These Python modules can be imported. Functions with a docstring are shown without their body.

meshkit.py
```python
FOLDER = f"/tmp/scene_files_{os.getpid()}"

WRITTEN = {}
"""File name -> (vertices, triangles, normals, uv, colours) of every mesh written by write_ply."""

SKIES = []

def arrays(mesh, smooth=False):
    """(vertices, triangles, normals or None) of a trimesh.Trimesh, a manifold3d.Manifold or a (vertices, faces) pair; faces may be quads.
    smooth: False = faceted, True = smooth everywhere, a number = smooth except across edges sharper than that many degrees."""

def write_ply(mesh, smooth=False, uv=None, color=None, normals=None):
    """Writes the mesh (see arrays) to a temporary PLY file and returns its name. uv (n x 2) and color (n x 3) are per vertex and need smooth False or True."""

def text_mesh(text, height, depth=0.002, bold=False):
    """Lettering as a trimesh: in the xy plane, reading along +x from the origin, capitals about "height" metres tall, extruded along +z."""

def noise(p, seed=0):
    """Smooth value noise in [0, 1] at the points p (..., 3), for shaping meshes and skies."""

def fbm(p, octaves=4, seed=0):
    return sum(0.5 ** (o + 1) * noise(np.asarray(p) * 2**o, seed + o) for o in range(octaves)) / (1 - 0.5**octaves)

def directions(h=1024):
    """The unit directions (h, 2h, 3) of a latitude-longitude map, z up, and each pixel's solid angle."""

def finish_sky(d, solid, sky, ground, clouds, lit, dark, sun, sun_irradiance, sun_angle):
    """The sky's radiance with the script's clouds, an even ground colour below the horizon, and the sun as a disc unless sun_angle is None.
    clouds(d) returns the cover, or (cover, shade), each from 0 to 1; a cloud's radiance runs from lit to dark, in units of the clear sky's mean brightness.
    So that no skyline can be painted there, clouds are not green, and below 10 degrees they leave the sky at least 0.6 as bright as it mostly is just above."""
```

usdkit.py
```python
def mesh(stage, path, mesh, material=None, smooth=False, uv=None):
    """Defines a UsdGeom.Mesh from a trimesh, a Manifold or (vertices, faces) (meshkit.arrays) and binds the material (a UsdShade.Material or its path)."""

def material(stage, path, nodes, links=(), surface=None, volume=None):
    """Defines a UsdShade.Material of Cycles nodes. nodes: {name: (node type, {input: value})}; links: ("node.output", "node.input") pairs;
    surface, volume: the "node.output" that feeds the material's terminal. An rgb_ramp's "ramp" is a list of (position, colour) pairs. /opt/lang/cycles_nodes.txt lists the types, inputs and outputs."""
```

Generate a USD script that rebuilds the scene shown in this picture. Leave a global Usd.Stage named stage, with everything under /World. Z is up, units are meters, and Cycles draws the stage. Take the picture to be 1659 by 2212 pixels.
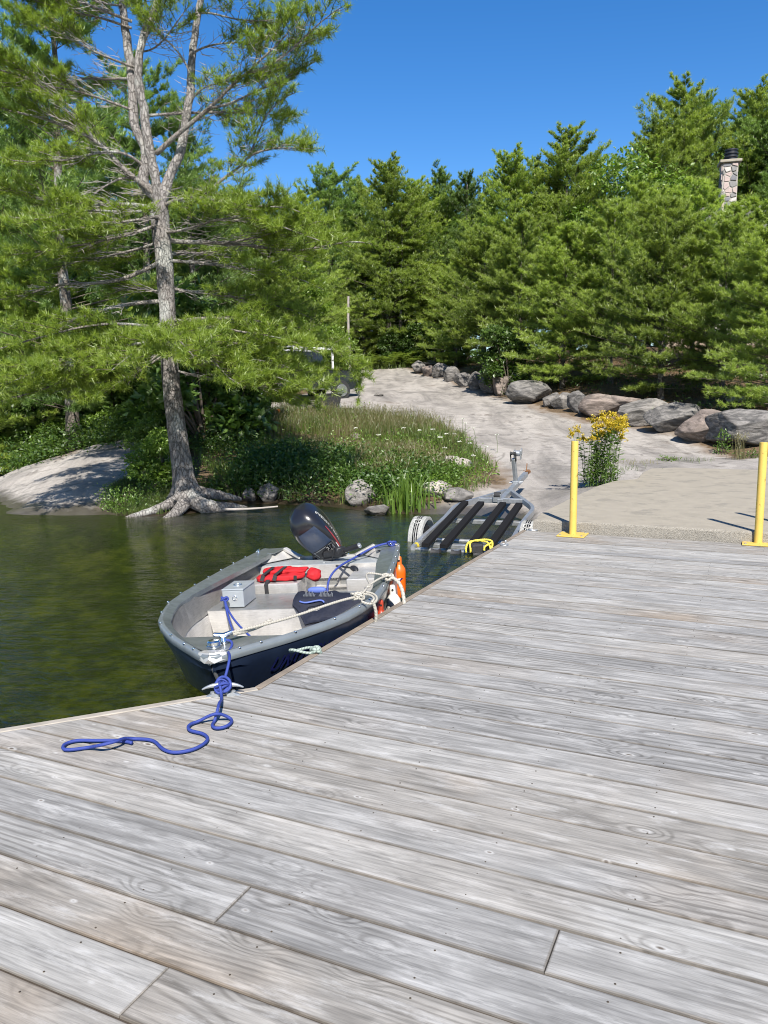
import math, random
import numpy as np, trimesh, usdkit, meshkit
from pxr import Usd, UsdGeom, UsdLux, UsdShade, Gf, Sdf, Vt
from shapely.geometry import Polygon, box as sbox, Point, LineString
from shapely import contains_xy
from scipy.interpolate import RBFInterpolator, PchipInterpolator, CubicSpline

stage = Usd.Stage.CreateInMemory()
UsdGeom.SetStageUpAxis(stage, 'Z'); UsdGeom.SetStageMetersPerUnit(stage, 1.0)
UsdGeom.Xform.Define(stage, '/World'); UsdGeom.Scope.Define(stage, '/World/Looks')

# ------------------------------------------------------------------ camera, sky, sun, exposure
EYE = 1.50; FPX = 1685.5; PITCH = math.radians(8.056); ROLL = math.radians(0.639); EXPOSURE = 1.05
CF = np.array([0, math.cos(PITCH), -math.sin(PITCH)])
_r0 = np.array([1.0, 0, 0]); _u0 = np.array([0, math.sin(PITCH), math.cos(PITCH)])
CR = math.cos(ROLL)*_r0 - math.sin(ROLL)*_u0
CU = math.sin(ROLL)*_r0 + math.cos(ROLL)*_u0
cam = UsdGeom.Camera.Define(stage, '/World/camera')
cam.CreateHorizontalApertureAttr(36.0); cam.CreateFocalLengthAttr(36.0*FPX/1659.0)
cam.CreateClippingRangeAttr((0.05, 5000.0)); cam.CreateExposureAttr(EXPOSURE)
cam.AddTransformOp().Set(Gf.Matrix4d(*[float(x) for x in (*CR, 0, *CU, 0, *(-CF), 0, 0, 0, EYE, 1)]))
EYEP = np.array([0, 0, EYE])

SUN_EL, SUN_AZ = math.radians(45.0), math.radians(-82.5)      # azimuth of the direction towards the sun, from +x
SUNV = np.array([math.cos(SUN_EL)*math.cos(SUN_AZ), math.cos(SUN_EL)*math.sin(SUN_AZ), math.sin(SUN_EL)])
SUN_INT, SKY_STR = 1.25, 0.086
skymat = usdkit.material(stage, '/World/Looks/sky', {
    's': ('sky_texture', {'sky_type': 'single_scattering', 'sun_disc': False, 'sun_elevation': SUN_EL,
                          'sun_rotation': math.atan2(SUNV[0], SUNV[1]), 'altitude': 300.0, 'air_density': 1.0, 'aerosol_density': 0.5, 'ozone_density': 2.2}),
    'h': ('hsv', {'hue': 0.507, 'saturation': 1.38, 'value': 1.0}),
    'b': ('background_shader', {'strength': SKY_STR})}, [('s.color', 'h.color'), ('h.color', 'b.color')], surface='b.background')
dome = UsdLux.DomeLight.Define(stage, '/World/sky')
UsdShade.MaterialBindingAPI.Apply(dome.GetPrim()).Bind(skymat)
dome.GetPrim().SetCustomDataByKey('kind', 'structure')
sun = UsdLux.DistantLight.Define(stage, '/World/sun')
sun.CreateIntensityAttr(SUN_INT); sun.CreateAngleAttr(0.53); sun.CreateNormalizeAttr(True); sun.CreateColorAttr(Gf.Vec3f(1.0, 0.95, 0.87))
_z = SUNV; _x = np.cross([0, 0, 1.0], _z); _x /= np.linalg.norm(_x); _y = np.cross(_z, _x)
sun.AddTransformOp().Set(Gf.Matrix4d(*[float(v) for v in (*_x, 0, *_y, 0, *_z, 0, 0, 0, 30, 1)]))

# ------------------------------------------------------------------ sighting: photograph measurements (1659 px wide) to points of the place
def ray(px, py):
    return CF + CR*((px-829.5)/FPX) - CU*((py-1106.0)/FPX)
def at_z(px, py, z):
    d = ray(px, py); return EYEP + d*((z-EYE)/d[2])
def at_y(px, py, y):
    d = ray(px, py); return EYEP + d*(y/d[1])
def on_rock(px, py):                                             # the bare rock slope: z = -0.4 + 0.12 (y - 13)
    d = ray(px, py); return EYEP + d*((-0.4-0.12*13-EYE)/(d[2]-0.12*d[1]))
WATER = -0.45

# ------------------------------------------------------------------ prims
_used = {}
def numbered(parent, name):
    k = _used.get((parent, name), 0); _used[(parent, name)] = k+1
    return f'{parent}/{name}' if k == 0 else f'{parent}/{name}_{k:03d}'
def tagprim(p, label=None, cat=None, group=None, kind=None):
    for k, v in (('label', label), ('category', cat), ('group', group), ('kind', kind)):
        if v: p.SetCustomDataByKey(k, v)
    return p
def thing(name, label, cat, loc=(0, 0, 0), rotz=0.0, group=None, kind=None, mat4=None):
    path = numbered('/World', name); x = UsdGeom.Xform.Define(stage, path)
    if mat4 is not None: x.AddTransformOp().Set(Gf.Matrix4d(*[float(v) for v in np.asarray(mat4).T.ravel()]))
    else:
        x.AddTranslateOp().Set(Gf.Vec3d(*map(float, loc))); x.AddRotateZOp().Set(math.degrees(rotz))
    tagprim(x.GetPrim(), label, cat, group, kind); return path
def obj(name, m, mat, parent='/World', smooth=False, label=None, cat=None, group=None, kind=None, loc=None, rotz=0.0, prim=None):
    path = numbered(parent, name)
    g = usdkit.mesh(stage, path, m, M[mat] if isinstance(mat, str) else mat, smooth=smooth)
    if loc is not None:
        g.AddTranslateOp().Set(Gf.Vec3d(*map(float, loc))); g.AddRotateZOp().Set(math.degrees(rotz))
    if prim is not None:
        for k, v in prim.items():
            UsdGeom.PrimvarsAPI(g).CreatePrimvar(k, Sdf.ValueTypeNames.FloatArray, 'vertex').Set(Vt.FloatArray.FromNumpy(np.asarray(v, np.float32)))
    tagprim(g.GetPrim(), label, cat, group, kind); return path
def copy_of(src, name, label, cat, loc, rotz=0.0, scale=(1, 1, 1), group=None):
    path = numbered('/World', name); x = UsdGeom.Xform.Define(stage, path)
    p = x.GetPrim(); p.GetReferences().AddInternalReference(src)
    x.ClearXformOpOrder()
    x.AddTranslateOp().Set(Gf.Vec3d(*map(float, loc))); x.AddRotateZOp().Set(math.degrees(rotz)); x.AddScaleOp().Set(Gf.Vec3f(*map(float, scale)))
    p.SetInstanceable(True); tagprim(p, label, cat, group); return path

# ------------------------------------------------------------------ mesh helpers, all give (vertices, triangles)
def cat(ms):
    vs, fs, n = [], [], 0
    for m in ms:
        if hasattr(m, 'faces'): m = (np.asarray(m.vertices), np.asarray(m.faces))
        vs.append(np.asarray(m[0], float)); fs.append(np.asarray(m[1], int)+n); n += len(m[0])
    return np.vstack(vs), np.vstack(fs)
def mv(m, t=(0, 0, 0), R=None, s=None):
    if hasattr(m, 'faces'): m = (np.asarray(m.vertices), np.asarray(m.faces))
    v = np.asarray(m[0], float)
    if s is not None: v = v*np.asarray(s, float)
    if R is not None: v = v @ np.asarray(R, float).T
    return v+np.asarray(t, float), m[1]
def rotm(axis, deg):
    return trimesh.transformations.rotation_matrix(math.radians(deg), axis)[:3, :3]
def frame(x, z):                                                  # matrix whose columns are axes x, y, z
    z = np.asarray(z, float)/np.linalg.norm(z); x = np.asarray(x, float); x = x-z*(x@z); x /= np.linalg.norm(x)
    return np.stack([x, np.cross(z, x), z], 1)
def cbox(size, ch=0.004, t=(0, 0, 0), R=None):                    # a box with chamfered edges
    h = np.asarray(size, float)/2; ch = min(ch, h.min()*0.6); P = []
    for s in np.ndindex(2, 2, 2):
        sg = np.array(s)*2-1
        for k in range(3):
            q = h-ch; q[k] = h[k]; P.append(sg*q)
    m = trimesh.convex.convex_hull(np.array(P)); return mv(m, t, R)
def beam(a, b, w, h, up=(0, 0, 1), ch=0.004):
    a, b = np.asarray(a, float), np.asarray(b, float); d = b-a; L = np.linalg.norm(d); x = d/L
    z = np.asarray(up, float); z = z-x*(z@x); z /= np.linalg.norm(z)
    return cbox((L, w, h), ch, (a+b)/2, np.stack([x, np.cross(z, x), z], 1))
def tube(pts, r, sides=8, cap=True):
    p = np.asarray(pts, float); n = len(p); r = np.broadcast_to(r, (n,)).astype(float)
    t = np.gradient(p, axis=0); t /= np.linalg.norm(t, axis=1, keepdims=True)+1e-12
    a = np.cross(t[0], [0, 0, 1.0] if abs(t[0][2]) < 0.9 else [1.0, 0, 0]); a /= np.linalg.norm(a); A = [a]
    for i in range(1, n):
        a = A[-1]-t[i]*(A[-1]@t[i]); a /= np.linalg.norm(a)+1e-12; A.append(a)
    A = np.array(A); B = np.cross(t, A); g = np.arange(sides)*2*np.pi/sides
    v = p[:, None]+r[:, None, None]*(np.cos(g)[None, :, None]*A[:, None]+np.sin(g)[None, :, None]*B[:, None])
    v = v.reshape(-1, 3); i, j = np.meshgrid(np.arange(n-1), np.arange(sides), indexing='ij'); j2 = (j+1) % sides
    q = np.stack([i*sides+j, i*sides+j2, (i+1)*sides+j2, (i+1)*sides+j], -1).reshape(-1, 4)
    f = np.vstack([q[:, [0, 1, 2]], q[:, [0, 2, 3]]])
    if cap:
        k = len(v); v = np.vstack([v, p[:1], p[-1:]]); e = (n-1)*sides; jj = np.arange(sides); j3 = (jj+1) % sides
        f = np.vstack([f, np.stack([np.full(sides, k), j3, jj], 1), np.stack([np.full(sides, k+1), e+jj, e+j3], 1)])
    return v, f
def spline(pts, n):
    p = np.asarray(pts, float); d = np.r_[0, np.cumsum(np.linalg.norm(np.diff(p, axis=0), axis=1))]
    return CubicSpline(d, p)(np.linspace(0, d[-1], n))
def lathe(prof, n=20):
    prof = np.asarray(prof, float); g = np.arange(n)*2*np.pi/n; k = len(prof)
    v = np.stack([prof[:, None, 0]*np.cos(g), prof[:, None, 0]*np.sin(g), np.repeat(prof[:, 1:2], n, 1)], -1).reshape(-1, 3)
    i, j = np.meshgrid(np.arange(k-1), np.arange(n), indexing='ij'); j2 = (j+1) % n
    q = np.stack([i*n+j, i*n+j2, (i+1)*n+j2, (i+1)*n+j], -1).reshape(-1, 4)
    f = np.vstack([q[:, [0, 1, 2]], q[:, [0, 2, 3]]])
    if prof[0, 0] > 1e-4: v = np.vstack([v, [[0, 0, prof[0, 1]]]]); c = len(v)-1; jj = np.arange(n); f = np.vstack([f, np.stack([np.full(n, c), (jj+1) % n, jj], 1)])
    if prof[-1, 0] > 1e-4: v = np.vstack([v, [[0, 0, prof[-1, 1]]]]); c = len(v)-1; jj = np.arange(n); f = np.vstack([f, np.stack([np.full(n, c), (k-1)*n+jj, (k-1)*n+(jj+1) % n], 1)])
    return v, f
def loft(secs, close=False, ends=False):                          # list of equal-length rings
    S = np.asarray(secs, float); n, k = S.shape[:2]; v = S.reshape(-1, 3)
    jm = k if close else k-1
    i, j = np.meshgrid(np.arange(n-1), np.arange(jm), indexing='ij'); j2 = (j+1) % k
    q = np.stack([i*k+j, i*k+j2, (i+1)*k+j2, (i+1)*k+j], -1).reshape(-1, 4)
    f = np.vstack([q[:, [0, 1, 2]], q[:, [0, 2, 3]]])
    if ends:
        for b, fl in ((0, 1), ((n-1)*k, 0)):
            c = len(v); v = np.vstack([v, v[b:b+k].mean(0)[None]]); jj = np.arange(k if close else k-1); e = (jj+1) % k
            f = np.vstack([f, np.stack([np.full(len(jj), c), b+(e if fl else jj), b+(jj if fl else e)], 1)])
    return v, f
def prism(poly, z0, z1, ch=0.0):                                  # convex polygon (n,2) to a slab with a small top bevel
    p = Polygon(poly)
    if not p.exterior.is_ccw: p = Polygon(list(p.exterior.coords)[::-1])
    P = np.array(p.exterior.coords)[:-1]
    if ch:
        c = P.mean(0); Q = []
        n = len(P)
        for i in range(n):
            e1 = P[i]-P[i-1]; e2 = P[(i+1) % n]-P[i]; n1 = np.array([-e1[1], e1[0]])/np.linalg.norm(e1); n2 = np.array([-e2[1], e2[0]])/np.linalg.norm(e2)
            m = n1+n2; Q.append(P[i]+ch*m*(2/(m@m)))
        Q = np.array(Q)
        secs = [np.c_[P, np.full(n, z0)], np.c_[P, np.full(n, z1-ch)], np.c_[Q, np.full(n, z1)]]
    else: secs = [np.c_[P, np.full(len(P), z0)], np.c_[P, np.full(len(P), z1)]]
    return loft(secs, True, True)
def extrude(poly, h, z0=0.0):
    out = []
    for g in getattr(poly, 'geoms', [poly]):
        m = trimesh.creation.extrude_polygon(g, h, engine='earcut'); out.append(mv(m, (0, 0, z0)))
    return cat(out)
def rock(rng, size, cuts=14, sub=3, rough=0.05, seed=0, flat=0.8):
    m = trimesh.creation.icosphere(sub); d = np.asarray(m.vertices)
    n = rng.normal(size=(cuts, 3)); n /= np.linalg.norm(n, axis=1)[:, None]; h = rng.uniform(0.60, 0.92, cuts)
    r = np.ones(len(d))*1.05
    for k in range(cuts):
        c = d @ n[k]; r = np.where(c > 0.05, np.minimum(r, h[k]/np.maximum(c, 0.05)), r)
    r = r*(1+rough*2*(meshkit.fbm(d*2.3+seed*7.1, 4, seed)-0.5))
    return d*r[:, None]*np.asarray(size)/2, np.asarray(m.faces)
# ------------------------------------------------------------------ materials
M = {}
def mat(name, nodes, links, surface='p.BSDF', volume=None):
    M[name] = usdkit.material(stage, '/World/Looks/'+name, nodes, links, surface=surface, volume=volume)
def plain(name, col, rough=0.5, metal=0.0, var=0.12, scale=20.0, bump=0.0, spec=0.5, coat=0.0, dirt=None):
    n = {'c': ('texture_coordinate', {}), 'n': ('noise_texture', {'scale': scale, 'detail': 5.0, 'roughness': 0.6}),
         'r': ('rgb_ramp', {'ramp': [(0.25, tuple(np.array(col)*(1-var))), (0.75, tuple(np.minimum(np.array(col)*(1+var), 1)))]}),
         'p': ('principled_bsdf', {'metallic': metal, 'roughness': rough, 'specular_ior_level': spec, 'coat_weight': coat})}
    l = [('c.object', 'n.vector'), ('n.fac', 'r.fac')]
    out = 'r.color'
    if dirt:
        n['n2'] = ('noise_texture', {'scale': dirt[1], 'detail': 6.0, 'roughness': 0.7}); n['t'] = ('map_range', {'from_min': dirt[2], 'from_max': dirt[2]+0.08, 'clamp': True})
        n['m'] = ('mix', {'color2': dirt[0]}); l += [('c.object', 'n2.vector'), ('n2.fac', 't.value'), ('t.result', 'm.fac'), (out, 'm.color1')]; out = 'm.color'
    l.append((out, 'p.base_color'))
    n['rr'] = ('map_range', {'from_min': 0.3, 'from_max': 0.7, 'to_min': rough*0.85, 'to_max': min(1, rough*1.15)}); l += [('n.fac', 'rr.value'), ('rr.result', 'p.roughness')]
    if bump:
        n['b'] = ('bump', {'strength': bump, 'distance': 0.01}); l += [('n.fac', 'b.height'), ('b.normal', 'p.normal')]
    mat(name, n, l)
def wood(name, base, warm, seed=0.0, cath=0.5):
    n = {'c': ('texture_coordinate', {}),
         # broad tone, long along the board
         'm1': ('mapping', {'scale': (1.5, 8.0, 1.0), 'location': (seed, 0, 0)}), 'n1': ('noise_texture', {'scale': 2.0, 'detail': 6.0, 'roughness': 0.62, 'distortion': 0.6}),
         'r1': ('rgb_ramp', {'ramp': [(0.25, tuple(0.62*np.array(base))), (0.40, tuple(0.80*np.array(base))), (0.54, base), (0.72, tuple(1.35*np.array(base)))]}),
         # growth rings, bent round the knots
         'k': ('voronoi_texture', {'scale': 1.0, 'feature': 'f1', 'randomness': 1.0}), 'mk': ('mapping', {'scale': (3.4, 7.6, 1.0), 'location': (seed*1.7, 3.1, 0.37)}),
         'kb': ('map_range', {'from_min': 0.0, 'from_max': 0.42, 'to_min': 1.0, 'to_max': 0.0, 'range_type': 'smoothstep', 'clamp': True}),
         'sx': ('separate_xyz', {}), 'nw': ('noise_texture', {'scale': 1.0, 'detail': 2.0}), 'mw': ('mapping', {'scale': (0.55, 3.0, 1.0)}),
         'w1': ('math', {'math_type': 'multiply', 'value2': 26.0}), 'w2': ('math', {'math_type': 'multiply_add', 'value2': 16.0*cath}), 'w3': ('math', {'math_type': 'multiply_add', 'value2': 2.4}),
         'w4': ('math', {'math_type': 'multiply', 'value2': 6.2832}), 'w5': ('math', {'math_type': 'sine'}),
         'wr': ('map_range', {'from_min': -0.2, 'from_max': 1.0, 'to_min': 0.0, 'to_max': 1.0, 'clamp': True}),
         'wn': ('noise_texture', {'scale': 0.8, 'detail': 1.0}), 'wm': ('map_range', {'from_min': 0.42, 'from_max': 0.62, 'to_min': 0.04, 'to_max': 0.55, 'clamp': True}), 'wf': ('math', {'math_type': 'multiply'}),
         'x1': ('mix', {'mix_type': 'multiply', 'color2': (0.36, 0.345, 0.33)}),
         # fine fibre
         'mf': ('mapping', {'scale': (3.0, 95.0, 1.0)}), 'nf': ('noise_texture', {'scale': 1.0, 'detail': 5.0, 'roughness': 0.7}),
         'rf': ('rgb_ramp', {'ramp': [(0.3, (0.60, 0.60, 0.60)), (0.5, (1, 1, 1)), (0.72, (1.22, 1.22, 1.22))]}), 'x2': ('mix', {'mix_type': 'multiply', 'fac': 0.95}),
         # silvery bleach and warm stains
         'mb': ('mapping', {'scale': (1.9, 10.0, 1.0), 'location': (7, seed, 0)}), 'nb': ('noise_texture', {'scale': 1.6, 'detail': 8.0, 'roughness': 0.72}), 'tb': ('map_range', {'from_min': 0.53, 'from_max': 0.68, 'to_max': 0.7, 'clamp': True}),
         'x3': ('mix', {'color2': (0.40, 0.395, 0.385)}),
         'nwm': ('noise_texture', {'scale': 1.1, 'detail': 4.0}), 'twm': ('map_range', {'from_min': 0.5, 'from_max': 0.72, 'to_max': warm, 'clamp': True}), 'x4': ('mix', {'mix_type': 'multiply', 'color2': (0.98, 0.82, 0.66)}),
         # knots: pale halo, dark heart
         'kk': ('voronoi_texture', {'scale': 1.0, 'feature': 'f1'}), 'mkk': ('mapping', {'scale': (3.4, 7.6, 1.0), 'location': (seed*1.7, 3.1, 0.37)}),
         'nk': ('noise_texture', {'scale': 18.0, 'detail': 3.0}), 'ka': ('math', {'math_type': 'multiply_add', 'value2': 0.10}),
         'kh': ('map_range', {'from_min': 0.10, 'from_max': 0.17, 'to_min': 0.8, 'to_max': 0.0, 'clamp': True}), 'kc': ('map_range', {'from_min': 0.085, 'from_max': 0.115, 'to_min': 1.0, 'to_max': 0.0, 'clamp': True}),
         'hs': ('separate_xyz', {}), 'hp': ('map_range', {'from_min': 0.35, 'from_max': 0.5, 'clamp': True}), 'kh2': ('math', {'math_type': 'multiply'}), 'kc2': ('math', {'math_type': 'multiply'}),
         'mq': ('mapping', {'scale': (5.5, 9.5, 1.0), 'location': (1.3, seed, 0.7)}), 'kq': ('voronoi_texture', {'scale': 1.0}), 'sq': ('separate_xyz', {}), 'pq': ('map_range', {'from_min': 0.42, 'from_max': 0.5, 'clamp': True}), 'hq': ('map_range', {'from_min': 0.05, 'from_max': 0.11, 'to_min': 0.8, 'to_max': 0.0, 'clamp': True}), 'mq2': ('math', {'math_type': 'multiply'}), 'xq': ('mix', {'color2': (0.42, 0.415, 0.40)}), 'cq': ('map_range', {'from_min': 0.035, 'from_max': 0.06, 'to_min': 0.8, 'to_max': 0.0, 'clamp': True}), 'mq3': ('math', {'math_type': 'multiply'}), 'xq2': ('mix', {'color2': (0.12, 0.10, 0.085)}), 'x5': ('mix', {'color2': (0.42, 0.415, 0.40)}), 'x6': ('mix', {'color2': (0.10, 0.085, 0.07)}),
         'hb': ('math', {'math_type': 'multiply_add', 'value2': -0.35}), 'b': ('bump', {'strength': 0.35, 'distance': 0.004}),
         'ed': ('attribute', {'attribute': 'edge'}), 'en': ('math', {'math_type': 'multiply'}), 'enr': ('map_range', {'from_min': 0.3, 'from_max': 0.6, 'to_min': 0.5, 'to_max': 1.0, 'clamp': True}), 'x7': ('mix', {'mix_type': 'multiply', 'color2': (0.58, 0.54, 0.50)}), 'p': ('principled_bsdf', {'roughness': 0.8, 'specular_ior_level': 0.15})}
    l = [('c.object', 'm1.vector'), ('m1.vector', 'n1.vector'), ('n1.fac', 'r1.fac'),
         ('c.object', 'mk.vector'), ('mk.vector', 'k.vector'), ('k.distance', 'kb.value'), ('c.object', 'sx.vector'), ('c.object', 'mw.vector'), ('mw.vector', 'nw.vector'),
         ('sx.y', 'w1.value1'), ('nw.fac', 'w2.value1'), ('w1.value', 'w2.value3'), ('kb.result', 'w3.value1'), ('w2.value', 'w3.value3'), ('w3.value', 'w4.value1'), ('w4.value', 'w5.value1'), ('w5.value', 'wr.value'),
         ('c.object', 'wn.vector'), ('wn.fac', 'wm.value'), ('wr.result', 'wf.value1'), ('wm.result', 'wf.value2'), ('wf.value', 'x1.fac'), ('r1.color', 'x1.color1'),
         ('c.object', 'mf.vector'), ('mf.vector', 'nf.vector'), ('nf.fac', 'rf.fac'), ('x1.color', 'x2.color1'), ('rf.color', 'x2.color2'),
         ('c.object', 'mb.vector'), ('mb.vector', 'nb.vector'), ('nb.fac', 'tb.value'), ('tb.result', 'x3.fac'), ('x2.color', 'x3.color1'),
         ('c.object', 'nwm.vector'), ('nwm.fac', 'twm.value'), ('twm.result', 'x4.fac'), ('x3.color', 'x4.color1'),
         ('c.object', 'mkk.vector'), ('mkk.vector', 'kk.vector'), ('c.object', 'nk.vector'), ('nk.fac', 'ka.value1'), ('kk.distance', 'ka.value3'), ('ka.value', 'kh.value'), ('ka.value', 'kc.value'),
         ('kk.color', 'hs.vector'), ('hs.x', 'hp.value'), ('kh.result', 'kh2.value1'), ('hp.result', 'kh2.value2'), ('kc.result', 'kc2.value1'), ('hp.result', 'kc2.value2'),
         ('c.object', 'mq.vector'), ('mq.vector', 'kq.vector'), ('kq.color', 'sq.vector'), ('sq.x', 'pq.value'), ('kq.distance', 'hq.value'), ('hq.result', 'mq2.value1'), ('pq.result', 'mq2.value2'), ('mq2.value', 'xq.fac'), ('x4.color', 'xq.color1'), ('kq.distance', 'cq.value'), ('cq.result', 'mq3.value1'), ('pq.result', 'mq3.value2'), ('mq3.value', 'xq2.fac'), ('xq.color', 'xq2.color1'), ('kh2.value', 'x5.fac'), ('xq2.color', 'x5.color1'), ('kc2.value', 'x6.fac'), ('x5.color', 'x6.color1'), ('nb.fac', 'enr.value'), ('ed.fac', 'en.value1'), ('enr.result', 'en.value2'), ('en.value', 'x7.fac'), ('x6.color', 'x7.color1'), ('x7.color', 'p.base_color'),
         ('wf.value', 'hb.value1'), ('nf.fac', 'hb.value3'), ('hb.value', 'b.height'), ('b.normal', 'p.normal')]
    mat(name, n, l)
G0 = np.array([0.248, 0.243, 0.233])
wood('wood_grey', tuple(G0), 0.35, 0.0, 0.5)
wood('wood_silver', tuple(G0*[1.12, 1.115, 1.10]), 0.18, 11.0, 0.25)
wood('wood_bluegrey', tuple(G0*[0.90, 0.905, 0.915]), 0.1, 23.0, 0.4)
wood('wood_warm', tuple(G0*[0.98, 0.95, 0.91]), 0.8, 37.0, 1.0)
WOODS = ['wood_grey', 'wood_silver', 'wood_bluegrey', 'wood_warm']
plain('wood_rim', (0.17, 0.14, 0.11), 0.8, 0, 0.3, 9.0, 0.3, 0.3)
plain('wood_pale', (0.26, 0.235, 0.20), 0.75, 0, 0.25, 9.0, 0.3, 0.3)
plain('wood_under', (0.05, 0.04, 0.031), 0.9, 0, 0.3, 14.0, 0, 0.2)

def granite(name, c_dark, c_mid, c_lite, lichen, wet=False):
    n = {'c': ('geometry', {}),
         'm1': ('mapping', {'scale': (1.2, 1.6, 4.2), 'rotation': (0.5, 0.3, 0.5)} if wet else {'scale': (1.3, 0.45, 1.0), 'rotation': (0, 0, 0.35)}), 'n1': ('noise_texture', {'scale': 1.6 if wet else 0.9, 'detail': 9.0, 'roughness': 0.66, 'distortion': 1.6 if wet else 0.7}),
         'r1': ('rgb_ramp', {'ramp': [(0.3, c_dark), (0.46, c_mid), (0.6, c_lite), (0.72, tuple(np.array(c_mid)*1.05))]}),
         'n2': ('noise_texture', {'scale': 45.0, 'detail': 4.0, 'roughness': 0.75}), 'r2': ('rgb_ramp', {'ramp': [(0.3, (0.62, 0.62, 0.62)), (0.5, (1, 1, 1)), (0.75, (1.2, 1.18, 1.15))]}), 'x2': ('mix', {'mix_type': 'multiply', 'fac': 0.8}),
         'n3': ('noise_texture', {'scale': 2.2, 'detail': 8.0, 'roughness': 0.7}), 't3': ('map_range', {'from_min': 0.55, 'from_max': 0.66, 'to_max': lichen, 'clamp': True}), 'x3': ('mix', {'color2': (0.085, 0.08, 0.075)}),
         'm4': ('mapping', {'scale': (0.35, 1.2, 1.0), 'rotation': (0, 0, 0.7)}), 'v4': ('voronoi_texture', {'feature': 'distance_to_edge', 'scale': 1.1}), 't4': ('map_range', {'from_min': 0.0, 'from_max': 0.022, 'to_min': 0.0 if wet else 0.6, 'to_max': 0.0, 'clamp': True}), 'x4': ('mix', {'color2': (0.10, 0.09, 0.08)}),
         'dv': ('vector_math', {'math_type': 'multiply_add', 'vector2': (0.4, 0.4, 0.4)}), 'dn': ('noise_texture', {'scale': 1.2, 'detail': 3.0}),
         # dark wet band just above the lake
         'sz': ('separate_xyz', {}), 'nz': ('noise_texture', {'scale': 3.0, 'detail': 5.0}), 'zz': ('math', {'math_type': 'multiply_add', 'value2': -0.22}), 'tz': ('map_range', {'from_min': WATER-0.05, 'from_max': WATER+0.05, 'to_min': 0.85, 'to_max': 0.0, 'clamp': True}), 'x5': ('mix', {'color2': (0.035, 0.03, 0.024)}),
         'rz': ('map_range', {'from_min': 0.0, 'from_max': 0.8, 'to_min': 0.85, 'to_max': 0.3}),
         'ba': ('math', {'math_type': 'multiply_add', 'value2': 0.35}), 'b': ('bump', {'strength': 0.6 if wet else 0.18, 'distance': 0.06 if wet else 0.03}), 'p': ('principled_bsdf', {'roughness': 0.85, 'specular_ior_level': 0.3})}
    l = [('c.position', 'm1.vector'), ('m1.vector', 'n1.vector'), ('n1.fac', 'r1.fac'), ('c.position', 'n2.vector'), ('n2.fac', 'r2.fac'), ('r1.color', 'x2.color1'), ('r2.color', 'x2.color2'),
         ('c.position', 'n3.vector'), ('n3.fac', 't3.value'), ('t3.result', 'x3.fac'), ('x2.color', 'x3.color1'),
         ('c.position', 'dn.vector'), ('dn.color', 'dv.vector1'), ('c.position', 'dv.vector3'), ('dv.vector', 'm4.vector'), ('m4.vector', 'v4.vector'), ('v4.distance', 't4.value'), ('t4.result', 'x4.fac'), ('x3.color', 'x4.color1'),
         ('c.position', 'sz.vector'), ('c.position', 'nz.vector'), ('nz.fac', 'zz.value1'), ('sz.z', 'zz.value3'), ('zz.value', 'tz.value'), ('tz.result', 'x5.fac'), ('x4.color', 'x5.color1'), ('x5.color', 'p.base_color'), ('tz.result', 'rz.value'), ('rz.result', 'p.roughness'),
         ('n2.fac', 'ba.value1'), ('n1.fac', 'ba.value3'), ('ba.value', 'b.height'), ('b.normal', 'p.normal')]
    mat(name, n, l)
granite('granite', (0.20, 0.175, 0.15), (0.34, 0.305, 0.27), (0.30, 0.27, 0.24), 0.30, 1)
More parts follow.
